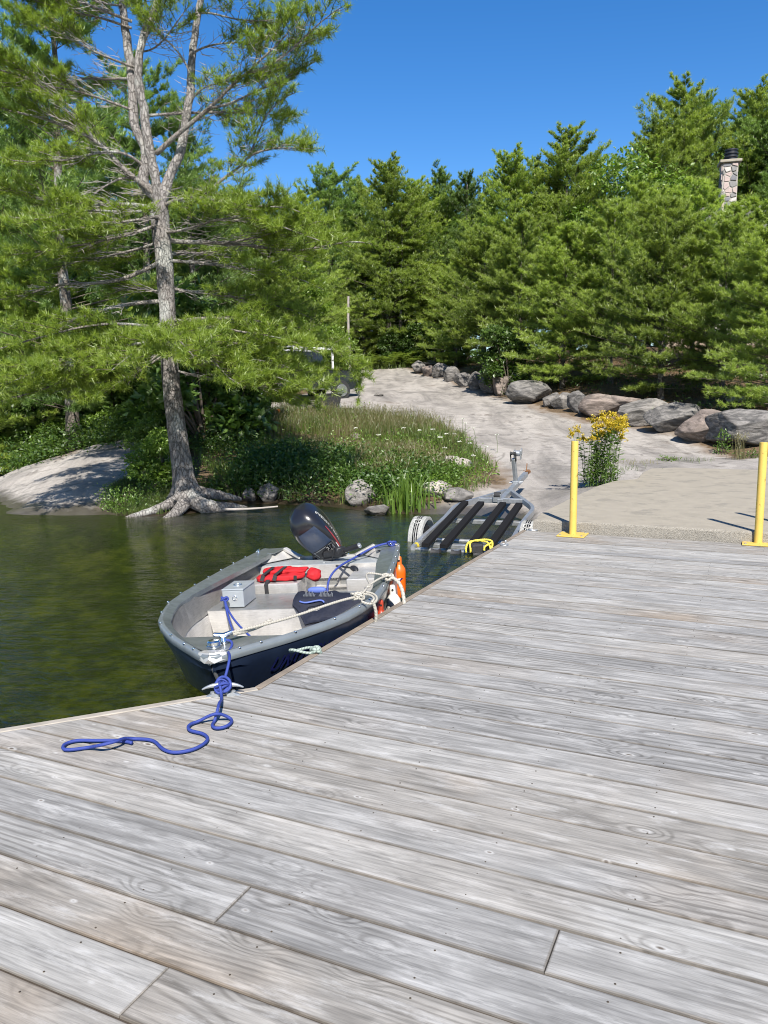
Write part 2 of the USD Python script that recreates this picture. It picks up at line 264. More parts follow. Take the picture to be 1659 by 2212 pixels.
granite('granite_dark', (0.036, 0.035, 0.034), (0.088, 0.084, 0.080), (0.19, 0.178, 0.166), 0.7, 1)
granite('granite_grey', (0.045, 0.043, 0.04), (0.115, 0.108, 0.10), (0.22, 0.205, 0.19), 0.55, 1)
granite('granite_pink', (0.06, 0.05, 0.043), (0.13, 0.106, 0.092), (0.22, 0.18, 0.157), 0.5, 1)
def ground_mat(name, c_dark, c_mid, c_lite, lichen):
    granite(name, c_dark, c_mid, c_lite, lichen)
    m = '/World/Looks/'+name; path = m
    def sh(n, kind, **kw):
        q = UsdShade.Shader.Define(stage, path+'/'+n); q.CreateIdAttr('cycles_'+kind)
        for k, v in kw.items():
            if isinstance(v, str): q.CreateInput(k, Sdf.ValueTypeNames.String if k == 'attribute' else Sdf.ValueTypeNames.Token).Set(v)
            elif isinstance(v, bool): q.CreateInput(k, Sdf.ValueTypeNames.Bool).Set(v)
            elif np.ndim(v) == 2: q.CreateInput(k, Sdf.ValueTypeNames.Float3Array).Set(Vt.Vec3fArray.FromNumpy(np.asarray(v, np.float32)))
            elif np.ndim(v) == 1 and len(v) > 3: q.CreateInput(k, Sdf.ValueTypeNames.FloatArray).Set(Vt.FloatArray.FromNumpy(np.asarray(v, np.float32)))
            elif np.ndim(v) == 1: q.CreateInput(k, Sdf.ValueTypeNames.Float3).Set(Gf.Vec3f(*map(float, v)))
            else: q.CreateInput(k, Sdf.ValueTypeNames.Float).Set(float(v))
        return q
    def ln(a, o, b, i): b.CreateInput(i, Sdf.ValueTypeNames.Token).ConnectToSource(a.CreateOutput(o, Sdf.ValueTypeNames.Token))
    at = sh('soilness', 'attribute', attribute='soilness'); geo = UsdShade.Shader.Get(stage, path+'/c')
    ns = sh('soil_edge_noise', 'noise_texture', scale=3.5, detail=6.0, roughness=0.7); ln(geo, 'position', ns, 'vector')
    ad = sh('soil_add', 'math', math_type='multiply_add', value2=0.9); ln(ns, 'fac', ad, 'value1'); ln(at, 'fac', ad, 'value3')
    th = sh('soil_mask', 'map_range', from_min=0.92, from_max=1.02, clamp=True); ln(ad, 'value', th, 'value')
    n2 = sh('soil_noise', 'noise_texture', scale=14.0, detail=6.0, roughness=0.75); ln(geo, 'position', n2, 'vector')
    rp = usdkit._ramp([(0.3, (0.035, 0.024, 0.014)), (0.5, (0.085, 0.058, 0.032)), (0.62, (0.15, 0.10, 0.055)), (0.75, (0.20, 0.15, 0.09))], True)
    rr = sh('soil_ramp', 'rgb_ramp', ramp=rp['ramp'], ramp_alpha=rp['ramp_alpha']); ln(n2, 'fac', rr, 'fac')
    mx = sh('soil_mix', 'mix'); x5 = UsdShade.Shader.Get(stage, path+'/x5'); ln(th, 'result', mx, 'fac'); ln(x5, 'color', mx, 'color1'); wm = sh('soil_wet', 'mix', color2=(0.014, 0.012, 0.009)); ln(UsdShade.Shader.Get(stage, path+'/tz'), 'result', wm, 'fac'); ln(rr, 'color', wm, 'color1'); ln(wm, 'color', mx, 'color2')
    pb = UsdShade.Shader.Get(stage, path+'/p'); st = sh('stain_noise', 'noise_texture', scale=1.1, detail=7.0, roughness=0.7); ln(geo, 'position', st, 'vector'); sa = sh('stain_range', 'map_range', from_min=0.12, from_max=0.5, to_max=0.42, clamp=True); ln(at, 'fac', sa, 'value')
    sb = sh('stain_sum', 'math', math_type='add'); ln(sa, 'result', sb, 'value1'); ln(st, 'fac', sb, 'value2'); sc = sh('stain_mask', 'map_range', from_min=0.58, from_max=0.80, to_max=0.65, clamp=True); ln(sb, 'value', sc, 'value')
    sm = sh('stain_mix', 'mix', color2=(0.13, 0.092, 0.06)); x4 = UsdShade.Shader.Get(stage, path+'/x4'); ln(sc, 'result', sm, 'fac'); ln(x4, 'color', sm, 'color1'); x5.GetInput('color1').ConnectToSource(sm.CreateOutput('color', Sdf.ValueTypeNames.Token)); ln(mx, 'color', pb, 'base_color')
ground_mat('granite_ground', (0.125, 0.116, 0.106), (0.225, 0.207, 0.188), (0.30, 0.277, 0.252), 0.75)
mat('lakebed', {'c': ('geometry', {}), 'n': ('noise_texture', {'scale': 1.6, 'detail': 8.0, 'roughness': 0.72}), 'n2': ('noise_texture', {'scale': 6.0, 'detail': 6.0, 'roughness': 0.7}),
    'r': ('rgb_ramp', {'ramp': [(0.40, (0.006, 0.009, 0.003)), (0.49, (0.03, 0.036, 0.011)), (0.56, (0.10, 0.105, 0.034)), (0.68, (0.21, 0.19, 0.075))]}), 'a': ('math', {'math_type': 'multiply_add', 'value2': 0.5}), 's': ('math', {'math_type': 'multiply', 'value2': 0.68}),
    'p': ('principled_bsdf', {'roughness': 0.95})}, [('c.position', 'n.vector'), ('c.position', 'n2.vector'), ('n2.fac', 'a.value1'), ('n.fac', 'a.value3'), ('a.value', 's.value1'), ('s.value', 'r.fac'), ('r.color', 'p.base_color')])
mat('water', {'c': ('geometry', {}), 'm1': ('mapping', {'scale': (1.0, 2.2, 1.0), 'rotation': (0, 0, 0.25)}), 'n1': ('noise_texture', {'scale': 6.0, 'detail': 4.0, 'roughness': 0.6, 'distortion': 1.2}), 'n2': ('noise_texture', {'scale': 1.1, 'detail': 3.0}),
    'a': ('math', {'math_type': 'multiply_add', 'value2': 1.2}), 'b': ('bump', {'strength': 0.4, 'distance': 0.04}), 'f': ('fresnel', {'IOR': 1.33}),
    'g': ('glossy_bsdf', {'color': (1, 1, 1), 'roughness': 0.02}), 't': ('transparent_bsdf', {'color': (0.55, 0.61, 0.26)}), 'd': ('diffuse_bsdf', {'color': (0.013, 0.018, 0.004)}), 'u': ('mix_closure', {'fac': 0.30}), 'x': ('mix_closure', {})},
    [('c.position', 'm1.vector'), ('m1.vector', 'n1.vector'), ('c.position', 'n2.vector'), ('n2.fac', 'a.value1'), ('n1.fac', 'a.value3'), ('a.value', 'b.height'), ('b.normal', 'g.normal'), ('t.BSDF', 'u.closure1'), ('d.BSDF', 'u.closure2'),
     ('f.fac', 'x.fac'), ('u.closure', 'x.closure1'), ('g.BSDF', 'x.closure2')], surface='x.closure')
plain('concrete', (0.25, 0.225, 0.182), 0.9, 0, 0.10, 5.0, 0.15, 0.2, dirt=((0.20, 0.182, 0.15), 2.6, 0.54))
mat('concrete_edge', {'c': ('geometry', {}), 'v': ('voronoi_texture', {'scale': 110.0}), 'r': ('rgb_ramp', {'ramp': [(0.0, (0.255, 0.235, 0.20)), (0.5, (0.215, 0.197, 0.167)), (1.0, (0.15, 0.137, 0.115))]}), 'sv': ('separate_xyz', {}), 'b': ('bump', {'strength': 0.5, 'distance': 0.01}), 'p': ('principled_bsdf', {'roughness': 0.95})},
    [('c.position', 'v.vector'), ('v.color', 'sv.vector'), ('sv.x', 'r.fac'), ('r.color', 'p.base_color'), ('v.distance', 'b.height'), ('b.normal', 'p.normal')])
plain('yellow_paint', (0.50, 0.345, 0.075), 0.5, 0, 0.07, 6.0, 0.05, 0.4, dirt=((0.13, 0.08, 0.03), 13.0, 0.60))
def foliage(name, c1, c2, trans=0.35, rough=0.45, gloss=0.04, patch=1.3, tint=(0.5, 0.5, 0.5)):
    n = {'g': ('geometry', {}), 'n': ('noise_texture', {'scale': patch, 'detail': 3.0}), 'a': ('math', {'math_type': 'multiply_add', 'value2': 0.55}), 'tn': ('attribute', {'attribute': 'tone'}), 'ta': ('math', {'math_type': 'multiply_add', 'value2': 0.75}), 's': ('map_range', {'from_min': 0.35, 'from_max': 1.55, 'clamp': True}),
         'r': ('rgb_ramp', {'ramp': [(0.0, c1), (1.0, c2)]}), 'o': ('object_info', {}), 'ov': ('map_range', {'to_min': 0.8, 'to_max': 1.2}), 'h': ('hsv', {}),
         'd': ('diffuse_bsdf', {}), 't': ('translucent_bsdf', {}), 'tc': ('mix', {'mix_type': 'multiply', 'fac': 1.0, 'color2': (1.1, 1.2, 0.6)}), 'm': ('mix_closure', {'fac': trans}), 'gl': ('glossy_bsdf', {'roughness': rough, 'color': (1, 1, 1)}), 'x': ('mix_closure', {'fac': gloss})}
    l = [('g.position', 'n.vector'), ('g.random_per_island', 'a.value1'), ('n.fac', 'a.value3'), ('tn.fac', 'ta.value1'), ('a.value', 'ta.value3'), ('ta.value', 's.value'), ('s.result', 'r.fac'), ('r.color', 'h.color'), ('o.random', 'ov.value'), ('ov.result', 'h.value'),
         ('h.color', 'd.color'), ('h.color', 'tc.color1'), ('tc.color', 't.color'), ('d.BSDF', 'm.closure1'), ('t.BSDF', 'm.closure2'), ('m.closure', 'x.closure1'), ('gl.BSDF', 'x.closure2')]
    mat(name, n, l, surface='x.closure')
foliage('needles_near', (0.13, 0.205, 0.024), (0.34, 0.43, 0.055), 0.5, patch=4.0)
foliage('needles', (0.115, 0.185, 0.034), (0.37, 0.45, 0.09), 0.55, patch=2.2)
foliage('needles_blue', (0.075, 0.135, 0.034), (0.23, 0.33, 0.085), 0.5, patch=2.2)
foliage('needles_yellow', (0.12, 0.18, 0.026), (0.34, 0.42, 0.065), 0.5, patch=2.2)
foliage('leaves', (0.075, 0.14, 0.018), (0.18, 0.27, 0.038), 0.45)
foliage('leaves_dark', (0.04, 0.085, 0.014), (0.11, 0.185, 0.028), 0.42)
foliage('leaves_lime', (0.10, 0.18, 0.018), (0.23, 0.33, 0.045), 0.5)
foliage('grass', (0.075, 0.115, 0.02), (0.19, 0.235, 0.055), 0.42, patch=0.9)
foliage('grass_dry', (0.13, 0.12, 0.045), (0.27, 0.235, 0.11), 0.35)
foliage('goldenrod_yellow', (0.52, 0.385, 0.025), (0.70, 0.55, 0.06), 0.25)
foliage('petal_white', (0.6, 0.6, 0.55), (0.8, 0.8, 0.75), 0.2)
foliage('needle_litter', (0.10, 0.055, 0.025), (0.20, 0.12, 0.06), 0.1)
def bark(name, dark, lite, scale):
    mat(name, {'g': ('texture_coordinate', {}), 'm': ('mapping', {'scale': (1.0, 1.0, 0.35)}), 'v': ('voronoi_texture', {'scale': scale, 'feature': 'distance_to_edge'}), 'n': ('noise_texture', {'scale': 6.0, 'detail': 7.0, 'roughness': 0.7}), 'n2': ('noise_texture', {'scale': 2.2, 'detail': 5.0}),
        'vd': ('vector_math', {'math_type': 'multiply_add', 'vector2': (0.12, 0.12, 0.12)}), 't': ('map_range', {'from_min': 0.0, 'from_max': 0.10, 'to_min': 0.42, 'clamp': True}), 'k': ('math', {'math_type': 'multiply'}), 'r': ('rgb_ramp', {'ramp': [(0.0, dark), (0.35, tuple((np.array(dark)+np.array(lite))/2)), (0.8, lite)]}),
        'tl': ('map_range', {'from_min': 0.52, 'from_max': 0.66, 'to_max': 0.65, 'clamp': True}), 'x': ('mix', {'color2': (0.42, 0.43, 0.40)}), 'b': ('bump', {'strength': 1.0, 'distance': 0.06}), 'p': ('principled_bsdf', {'roughness': 0.95, 'specular_ior_level': 0.15})},
        [('g.object', 'vd.vector3'), ('n.color', 'vd.vector1'), ('vd.vector', 'm.vector'), ('m.vector', 'v.vector'), ('g.object', 'n.vector'), ('g.object', 'n2.vector'), ('v.distance', 't.value'), ('t.result', 'k.value1'), ('n.fac', 'k.value2'), ('k.value', 'r.fac'),
         ('n2.fac', 'tl.value'), ('tl.result', 'x.fac'), ('r.color', 'x.color1'), ('x.color', 'p.base_color'), ('k.value', 'b.height'), ('b.normal', 'p.normal')])
bark('bark_pine', (0.05, 0.043, 0.038), (0.27, 0.25, 0.235), 20.0)
bark('bark_pale', (0.08, 0.07, 0.062), (0.33, 0.31, 0.295), 20.0)
bark('bark_limb', (0.11, 0.097, 0.085), (0.29, 0.262, 0.235), 30.0)
bark('bark_dark', (0.04, 0.034, 0.028), (0.16, 0.14, 0.12), 9.0)
plain('twig', (0.085, 0.07, 0.055), 0.9, 0, 0.3, 5.0, 0, 0.2)
plain('dead_twig', (0.25, 0.225, 0.205), 0.9, 0, 0.25, 5.0, 0, 0.2)
# ------------------------------------------------------------------ ground: rock slope, soil, lake bed as one height field from surveyed points
SHORE = [(2.25, 9.2), (2.35, 11.8), (2.2, 12.8), (1.37, 13.44), (0.57, 13.39), (-0.16, 13.67), (-0.59, 14.15), (-1.23, 14.75), (-2.07, 15.1), (-2.84, 15.3), (-3.25, 14.6), (-3.55, 13.75), (-4.02, 13.45), (-4.57, 13.62), (-5.0, 14.1), (-5.6, 13.7), (-6.6, 13.9), (-7.84, 15.9), (-10.0, 20.9), (-11.3, 23.5), (-14.5, 25.5), (-22, 27.5)]
ctl = [(x, y, WATER) for x, y in SHORE]
for x, y, z in [(-3, 12.2, -.95), (-5, 11.5, -1.0), (-8, 13.2, -.95), (-1.2, 12.6, -.95), (0.6, 11.6, -.85), (1.5, 11.2, -.85), (-10.5, 17, -1.0), (-3, 9, -1.3), (-6, 8, -1.6), (-1, 6, -1.6), (-3, 5, -1.7), (0, 10, -1.1), (1.2, 9.8, -1.1), (-10, 10, -2.6), (-15, 12, -3), (0, 2, -2.3), (4, 2, -2.2), (5, 6, -1.5), (-13, 19, -1.1), (-17, 22, -1.2), (-26, 24, -1.4),
                (-40, 0, -3), (30, 0, -2.5), (14, 6, -1.2), (22, 10, -.6),
                (3.0, 9.6, -.5), (4, 9, -.5), (5.5, 9, -.4), (3.5, 12.0, -.05), (5, 14, .0), (7, 14, .02), (8.5, 10, -.2), (2.72, 11.33, -.28), (3.3, 12.6, .03), (4.3, 13.6, .1), (5.3, 15.7, .13), (7.3, 15.0, .12), (12, 14, .2), (20, 16, .6),
                (3, 15, -.16), (2.0, 14.2, -.25), (1.5, 15.4, -.1), (2.5, 18, .2), (4, 20, .44), (0.9, 19.5, .38), (1, 26, 1.16), (4, 26, 1.16), (-1, 30, 1.64), (2, 34, 2.12), (0, 40, 2.84), (2, 41, 2.95), (-3, 38, 2.6), (-3.5, 26, 1.2), (-6, 29, 1.5),
                (8.37, 17.8, .177), (8.0, 19.0, .32), (7.69, 22, .67), (6.9, 23.4, .84), (6.2, 23.9, .9), (5.57, 26.1, 1.17), (5, 28, 1.4), (4.25, 31, 1.77), (3.5, 34.4, 2.17), (2.77, 38.3, 2.63), (1.9, 41, 2.96),
                (9.6, 18.8, .75), (9.2, 21, 1.0), (9, 23.4, 1.35), (7.6, 27, 1.9), (6, 32, 2.5), (4.6, 37, 3.1), (14, 22, 1.6), (14, 30, 2.9), (20, 35, 3.8), (10, 40, 4.0), (20, 24, 2.0),
                (-1, 45.5, 3.5), (3, 50, 3.9), (-10, 45, 3.2), (0, 70, 5), (-40, 60, 4), (40, 60, 6), (60, 100, 7), (-60, 100, 6), (0, 120, 7), (-120, 80, 4), (120, 80, 6), (0, 240, 9), (-120, 240, 8), (120, 240, 9), (-40, 36, 1.5), (-24, 34, 1.0), (60, 30, 3),
                (-1.8, 15.8, -.12), (-0.8, 16, -.08), (0.2, 15.0, -.18), (-3, 16.4, -.05), (1.1, 15.2, -.12), (-1, 19, .30), (-3, 20, .42), (-2, 23.5, .82), (-5, 24, .92), (-5.5, 20, .35), (0.0, 17.5, .1),
                (-3.6, 14.35, -.27), (-4.4, 15.0, -.25), (-4.2, 17, .0),
                (-8.9, 19.0, -.03), (-7.7, 18.5, .20), (-6.9, 18.5, .36), (-6.2, 19, .52), (-5.9, 20.5, .70), (-7.0, 16.2, -.1), (-6.0, 16.0, .0), (-8.3, 17.4, -.12), (-5.4, 15.4, -.18), (-9, 22.5, .2), (-7, 23.5, .8), (-12, 27, .2)]:
    ctl.append((x, y, z))
ctl = np.array(ctl)
_rbf = RBFInterpolator(ctl[:, :2]/10, ctl[:, 2], kernel='linear', smoothing=0.01)
_sp = Polygon(SHORE+[(-400, 30), (-400, 400), (400, 400), (400, -40), (30, -40), (24, 8.0)])
_SPB = _sp.boundary
SOILPX = [(1095, 1048), (1075, 1015), (1042, 990), (1010, 955), (985, 930), (930, 912), (860, 902), (780, 898), (700, 892), (620, 892), (520, 905), (430, 940), (415, 960)]
SOIL = Polygon([tuple(on_rock(*p)[:2]) for p in SOILPX]+[(-4.5, 17.4), (-5.0, 16.4), (-5.15, 15.2), (-5.0, 14.2), (-4.6, 13.3), (-3.5, 13.2), (-2.8, 14.8), (-2, 14.6), (-1, 14.2), (0, 13.3), (0.62, 13.2), (0.75, 13.9), (1.1, 14.2), (1.9, 15.3)]).buffer(0)
ROCKZONE = Polygon([tuple(on_rock(*p)[:2]) for p in [(1600, 1000), (1540, 972), (1420, 930), (1330, 912), (1270, 908), (1190, 890), (1130, 872), (1060, 852), (1000, 834), (950, 817), (905, 806), (880, 794), (760, 797), (720, 830), (600, 862), (430, 905), (300, 925)]]
                   + [(-8.0, 19.8), (-9.4, 20.3), (-11, 21), (-9, 14), (-5, 12), (2, 9), (9, 12), (10, 17)]).buffer(0)
def base_h(x, y):
    q = np.c_[np.ravel(x), np.ravel(y)]; out = np.empty(len(q))
    for i in range(0, len(q), 20000): out[i:i+20000] = _rbf(q[i:i+20000]/10)
    return out.reshape(np.shape(x))
def soilness(x, y):                                                # 1 deep in soil, 0 on open rock, 0.5 at the edge
    from shapely import distance, points
    out = np.ones(len(x)); near = (np.abs(x) < 60) & (y > -5) & (y < 80); P = points(x[near], y[near])
    da = distance(SOIL.boundary, P)*np.where(contains_xy(SOIL, x[near], y[near]), 1, -1); db = distance(ROCKZONE.boundary, P)*np.where(contains_xy(ROCKZONE, x[near], y[near]), -1, 1)
    out[near] = np.clip(0.5+np.maximum(da, db)*0.9, 0, 1); return out
def soil_mask(x, y):
    p = np.c_[np.ravel(x), np.ravel(y), np.zeros(np.size(x))]
    w = (meshkit.fbm(p*1.3, 3, 5)-0.5)*0.9; w2 = (meshkit.fbm(p*1.3, 3, 9)-0.5)*0.9
    a = contains_xy(SOIL, p[:, 0]+w, p[:, 1]+w2); b = contains_xy(ROCKZONE, p[:, 0]+w*1.2, p[:, 1]+w2*1.2)
    return (a | ~b).reshape(np.shape(x))
def ground_h(x, y):
    x = np.asarray(x, float); y = np.asarray(y, float); z = base_h(x, y); p = np.stack([x, y, 0*x], -1)
    amp = np.clip((z-WATER+0.4)/1.2, 0.15, 1)
    z = z+amp*(0.16*(meshkit.fbm(p*0.33, 3, 2)-0.5)+0.02*(meshkit.fbm(p*np.array([0.8, 0.6, 1]), 2, 3)-0.5))
    z = z+np.clip((-x-4.8)/0.8, 0, 1)*np.clip((24-y)/3, 0, 1)*0.20*(meshkit.fbm(p*np.array([0.9, 1.9, 1]), 4, 11)-0.5)
    return z
_gx = np.r_[-150, -100, -70, -50, -38, -30, np.arange(-25, -13, 0.8), np.arange(-13, 11, 0.16), np.arange(11, 24, 0.6), 26, 30, 36, 45, 60, 85, 120, 150]
_gy = np.r_[-40, -20, -8, np.arange(0, 8, 0.8), np.arange(8, 27, 0.15), np.arange(27, 48, 0.3), np.arange(48, 80, 1.5), 84, 92, 104, 120, 150, 190, 240]
GX, GY = np.meshgrid(_gx, _gy, indexing='ij'); GZ = ground_h(GX, GY)
from scipy.interpolate import RegularGridInterpolator
_gi = RegularGridInterpolator((_gx, _gy), GZ)
def gz(x, y): return _gi(np.c_[np.ravel(x), np.ravel(y)]).reshape(np.shape(x)) if np.ndim(x) else float(_gi([(x, y)])[0])
_v = np.stack([GX, GY, GZ], -1).reshape(-1, 3); nx, ny = GX.shape
_i, _j = np.meshgrid(np.arange(nx-1), np.arange(ny-1), indexing='ij')
_q = np.stack([_i*ny+_j, (_i+1)*ny+_j, (_i+1)*ny+_j+1, _i*ny+_j+1], -1).reshape(-1, 4)
_c = _v[_q].mean(1); _soil = soil_mask(_c[:, 0], _c[:, 1]); _wet = _c[:, 2] < WATER-0.12
def _sub(sel):
    q = _q[sel]; u, inv = np.unique(q, return_inverse=True); q = inv.reshape(-1, 4)
    return (_v[u], np.vstack([q[:, [0, 1, 2]], q[:, [0, 2, 3]]])), soilness(_v[u][:, 0], _v[u][:, 1])
obj('lakebed', _sub(_wet)[0], 'lakebed', smooth=True, kind='structure')
for _n, _k in (('rock_slope', ~_wet & ~_soil), ('forest_floor', ~_wet & _soil)):
    _m, _s1 = _sub(_k); obj(_n, _m, 'granite_ground', smooth=True, kind='structure', prim={'soilness': _s1})
obj('lake', (np.array([[-150, -40, WATER], [60, -40, WATER], [60, 60, WATER], [-150, 60, WATER]]), np.array([[0, 1, 2], [0, 2, 3]])), 'water', kind='structure')

# ------------------------------------------------------------------ dock: every plank a part, in the board frame (t along, n across)
AD = math.radians(-24.92); TD = np.array([math.cos(AD), math.sin(AD)]); ND = np.array([-math.sin(AD), math.cos(AD)])
def dk(t, n): return TD*t+ND*n
dock = thing('dock', None, None, (0, 0, 0), AD, kind='structure')
rng = np.random.default_rng(4)
T_E2 = -2.27; N_C = 3.30                                            # side edge towards the boat, and the corner where the edge turns 45 degrees
DECK = Polygon([(T_E2, 8.80), (T_E2, N_C), (T_E2-(N_C+2.2)/1.16, -2.2), (12, -2.2), (12, 8.80)])
PITCHD = 0.1925; k0 = 1.293
def inset(P, ch):
    n = len(P); Q = []
    for i in range(n):
        e1 = P[i]-P[i-1]; e2 = P[(i+1) % n]-P[i]; n1 = np.array([-e1[1], e1[0]])/np.linalg.norm(e1); n2 = np.array([-e2[1], e2[0]])/np.linalg.norm(e2); m = n1+n2; Q.append(P[i]+ch*m*(2/max(m@m, .3)))
    return np.array(Q)
def board(P, z0, z1):                                               # a plank: eased edges, worn browner along the rim
    if not Polygon(P).exterior.is_ccw: P = P[::-1]
    n = len(P); secs = [np.c_[P, np.full(n, z0)], np.c_[P, np.full(n, z1-.0016)], np.c_[inset(P, .002), np.full(n, z1)], np.c_[inset(P, .0065), np.full(n, z1+.0002)]]
    v, f = loft(secs, True, True); return (v, f), np.r_[np.ones(3*n), np.zeros(n), 1, 0]
joints = {1: [-1.342], 3: [-1.342], 4: [-0.418]}
for k in range(-16, 40):
    n0 = k0+(k-1)*PITCHD
    if n0+PITCHD > 8.81: break
    js = joints.get(k, []) if k <= 4 else []
    if k > 9 or k < 0: js = [float(rng.choice([1.9, 3.7, 5.6]))+0.0]
    cutsx = [-9]+js+[11.9]
    for a, b in zip(cutsx[:-1], cutsx[1:]):
        pc = DECK.intersection(sbox(a+0.0015, n0+0.0045, b-0.0015, n0+PITCHD-0.0045))
        if pc.is_empty or pc.area < 0.01: continue
        P = np.array(pc.exterior.coords)[:-1]
        ox, oy = rng.uniform(0, 60), rng.uniform(0, 60)              # each board its own stretch of grain
        m = board(P, -0.04, rng.uniform(-0.0022, 0.0015))
        m, eg = m; g = obj('plank', mv(m, (ox, oy, 0)), WOODS[int(rng.choice(4, p=[.36, .28, .16, .20]))] if not (k == 4 and a < -1) else 'wood_bluegrey', dock, loc=(-ox, -oy, 0), prim={'edge': eg})
scr = []
for k in range(-8, 40):
    n0 = k0+(k-1)*PITCHD
    if n0+PITCHD > 8.81: break
    for t in np.arange(-2.1, 12, 0.463):
        for e in (0.035, PITCHD-0.035):
            if DECK.buffer(-.02).contains(Point(t, n0+e)): scr.append(mv(lathe([(0.0032, 0), (0.0032, 0.0006), (0.0015, 0.0012)], 6), (t+rng.normal()*.006, n0+e+rng.normal()*.004, 0.0004)))
obj('screw_heads', cat(scr), 'wood_under', dock, kind='stuff')
# rim boards, fascia, joists
def rim(a, b, w, z, matn, name):
    a, b = np.r_[a, 0], np.r_[b, 0]; d = b-a; d = d/np.linalg.norm(d); o = np.array([-d[1], d[0], 0])
    return obj(name, beam(a+o*w/2+[0, 0, z-0.11], b+o*w/2+[0, 0, z-0.11], w, 0.22), matn, dock)
rim((T_E2-0.003, N_C+0.02), (T_E2-0.003, 8.80), 0.042, 0.004, 'wood_rim', 'rim_board')
e1 = np.array([T_E2-0.003, N_C-0.004]); d1 = np.array([-1/1.16, -1.0]); d1 /= np.linalg.norm(d1)
rim(e1+d1*4.6, e1, 0.045, 0.003, 'wood_pale', 'rim_board')
for t in np.arange(-2.1, 12, 0.926): obj('joist', beam((t, -2, -0.135), (t, 8.7, -0.135), 0.05, 0.185), 'wood_under', dock)
obj('crossbeam', beam((-2.2, 8.66, -0.14), (11.9, 8.66, -0.14), 0.05, 0.18), 'wood_under', dock)
obj('crossbeam', beam((-2.2, 5.2, -0.32), (11.9, 5.2, -0.32), 0.2, 0.18), 'wood_under', dock)
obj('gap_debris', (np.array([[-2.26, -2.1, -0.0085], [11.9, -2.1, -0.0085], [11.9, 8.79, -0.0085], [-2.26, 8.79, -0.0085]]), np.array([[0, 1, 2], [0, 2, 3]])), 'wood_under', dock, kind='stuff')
for t in (-1.9, 1.5, 5.0, 8.5):
    for n in (0.5, 5.2): obj('pile', mv(lathe([(0.12, -3), (0.12, -0.42)], 12), (t+0.15, n, 0)), 'wood_under', dock)

# ------------------------------------------------------------------ concrete landing slab
SLABPTS = [dk(-2.20, 8.84), (1.90, 9.45), (2.62, 10.9), (2.84, 11.33), (3.464, 12.52), (3.875, 13.14), (4.404, 13.5), (4.9, 14.7), (5.312, 15.47), (5.85, 15.63), (7.288, 14.85), (9.5, 14.1), dk(4.5+5, 8.84)]
sl = Polygon(SLABPTS)
_s = np.array(sl.exterior.segmentize(0.12).coords)[:-1]
_nz = (meshkit.fbm(np.c_[_s*4, np.zeros(len(_s))], 3, 1)-0.5)*0.05
front = np.abs((_s @ ND)-8.84) < 0.02
_s2 = _s.copy(); _s2[~front] += _nz[~front, None]
SLABZ = 0.125
def slab_secs():
    c = _s2.mean(0); out = []
    for z, ins in ((-0.55, 0), (0.02, 0), (SLABZ-0.022, 0.0), (SLABZ-0.006, 0.008), (SLABZ, 0.022)):
        d = c-_s2; d = d/np.linalg.norm(d, axis=1)[:, None]; jit = (meshkit.noise(np.c_[_s2*9, np.full(len(_s2), z*40)], 3)-0.5)*0.012
        out.append(np.c_[_s2+d*(ins+jit[:, None]*(z < SLABZ-.01)), np.full(len(_s2), z)])
    return out
slab = thing('concrete_slab', None, None, kind='structure')
SS = slab_secs()
obj('slab_edge', loft(SS, True), 'concrete_edge', slab)
tp = extrude(Polygon(SS[-1][:, :2]), 0.003, SLABZ-0.003)
obj('slab_top', tp, 'concrete', slab)

# ------------------------------------------------------------------ yellow bollards on base plates
def bollard(label, pos, rz, kids=True):
    b = thing('bollard', label, 'bollard', (*pos, 0.003), rz, 'yellow steel bollards at the end of the dock')
    obj('post', mv(lathe([(0.0395, 0.0), (0.0395, 1.028), (0.037, 1.033)], 28), (0, 0, 0.012)), 'yellow_paint', b, smooth=30)
    obj('base_plate', cbox((0.30, 0.30, 0.012), 0.002, (0.0, 0, 0.006)), 'yellow_paint', b)
    for sx in (-1, 1):
        for sy in (-1, 1): obj('bolt', mv(lathe([(0.012, 0), (0.012, 0.008), (0.006, 0.011)], 6), (sx*0.118, sy*0.118, 0.012)), 'galvanised', b)
    return b
plain('galvanised', (0.40, 0.415, 0.425), 0.42, 0.75, 0.14, 14.0, 0.08)
B1, B2 = np.array([2.10, 8.57]), np.array([3.86, 7.93])
bollard('yellow steel bollard by the goldenrod, nearer the trailer', B1, AD)
bollard('yellow steel bollard at the right edge of the picture', B2, AD)
bollard('yellow steel bollard just out of view, casting the cut off shadow', B2+(np.array([4.28, 8.33])-np.array([4.10, 9.25]))*0+np.array([0.52, 0.45]), AD)
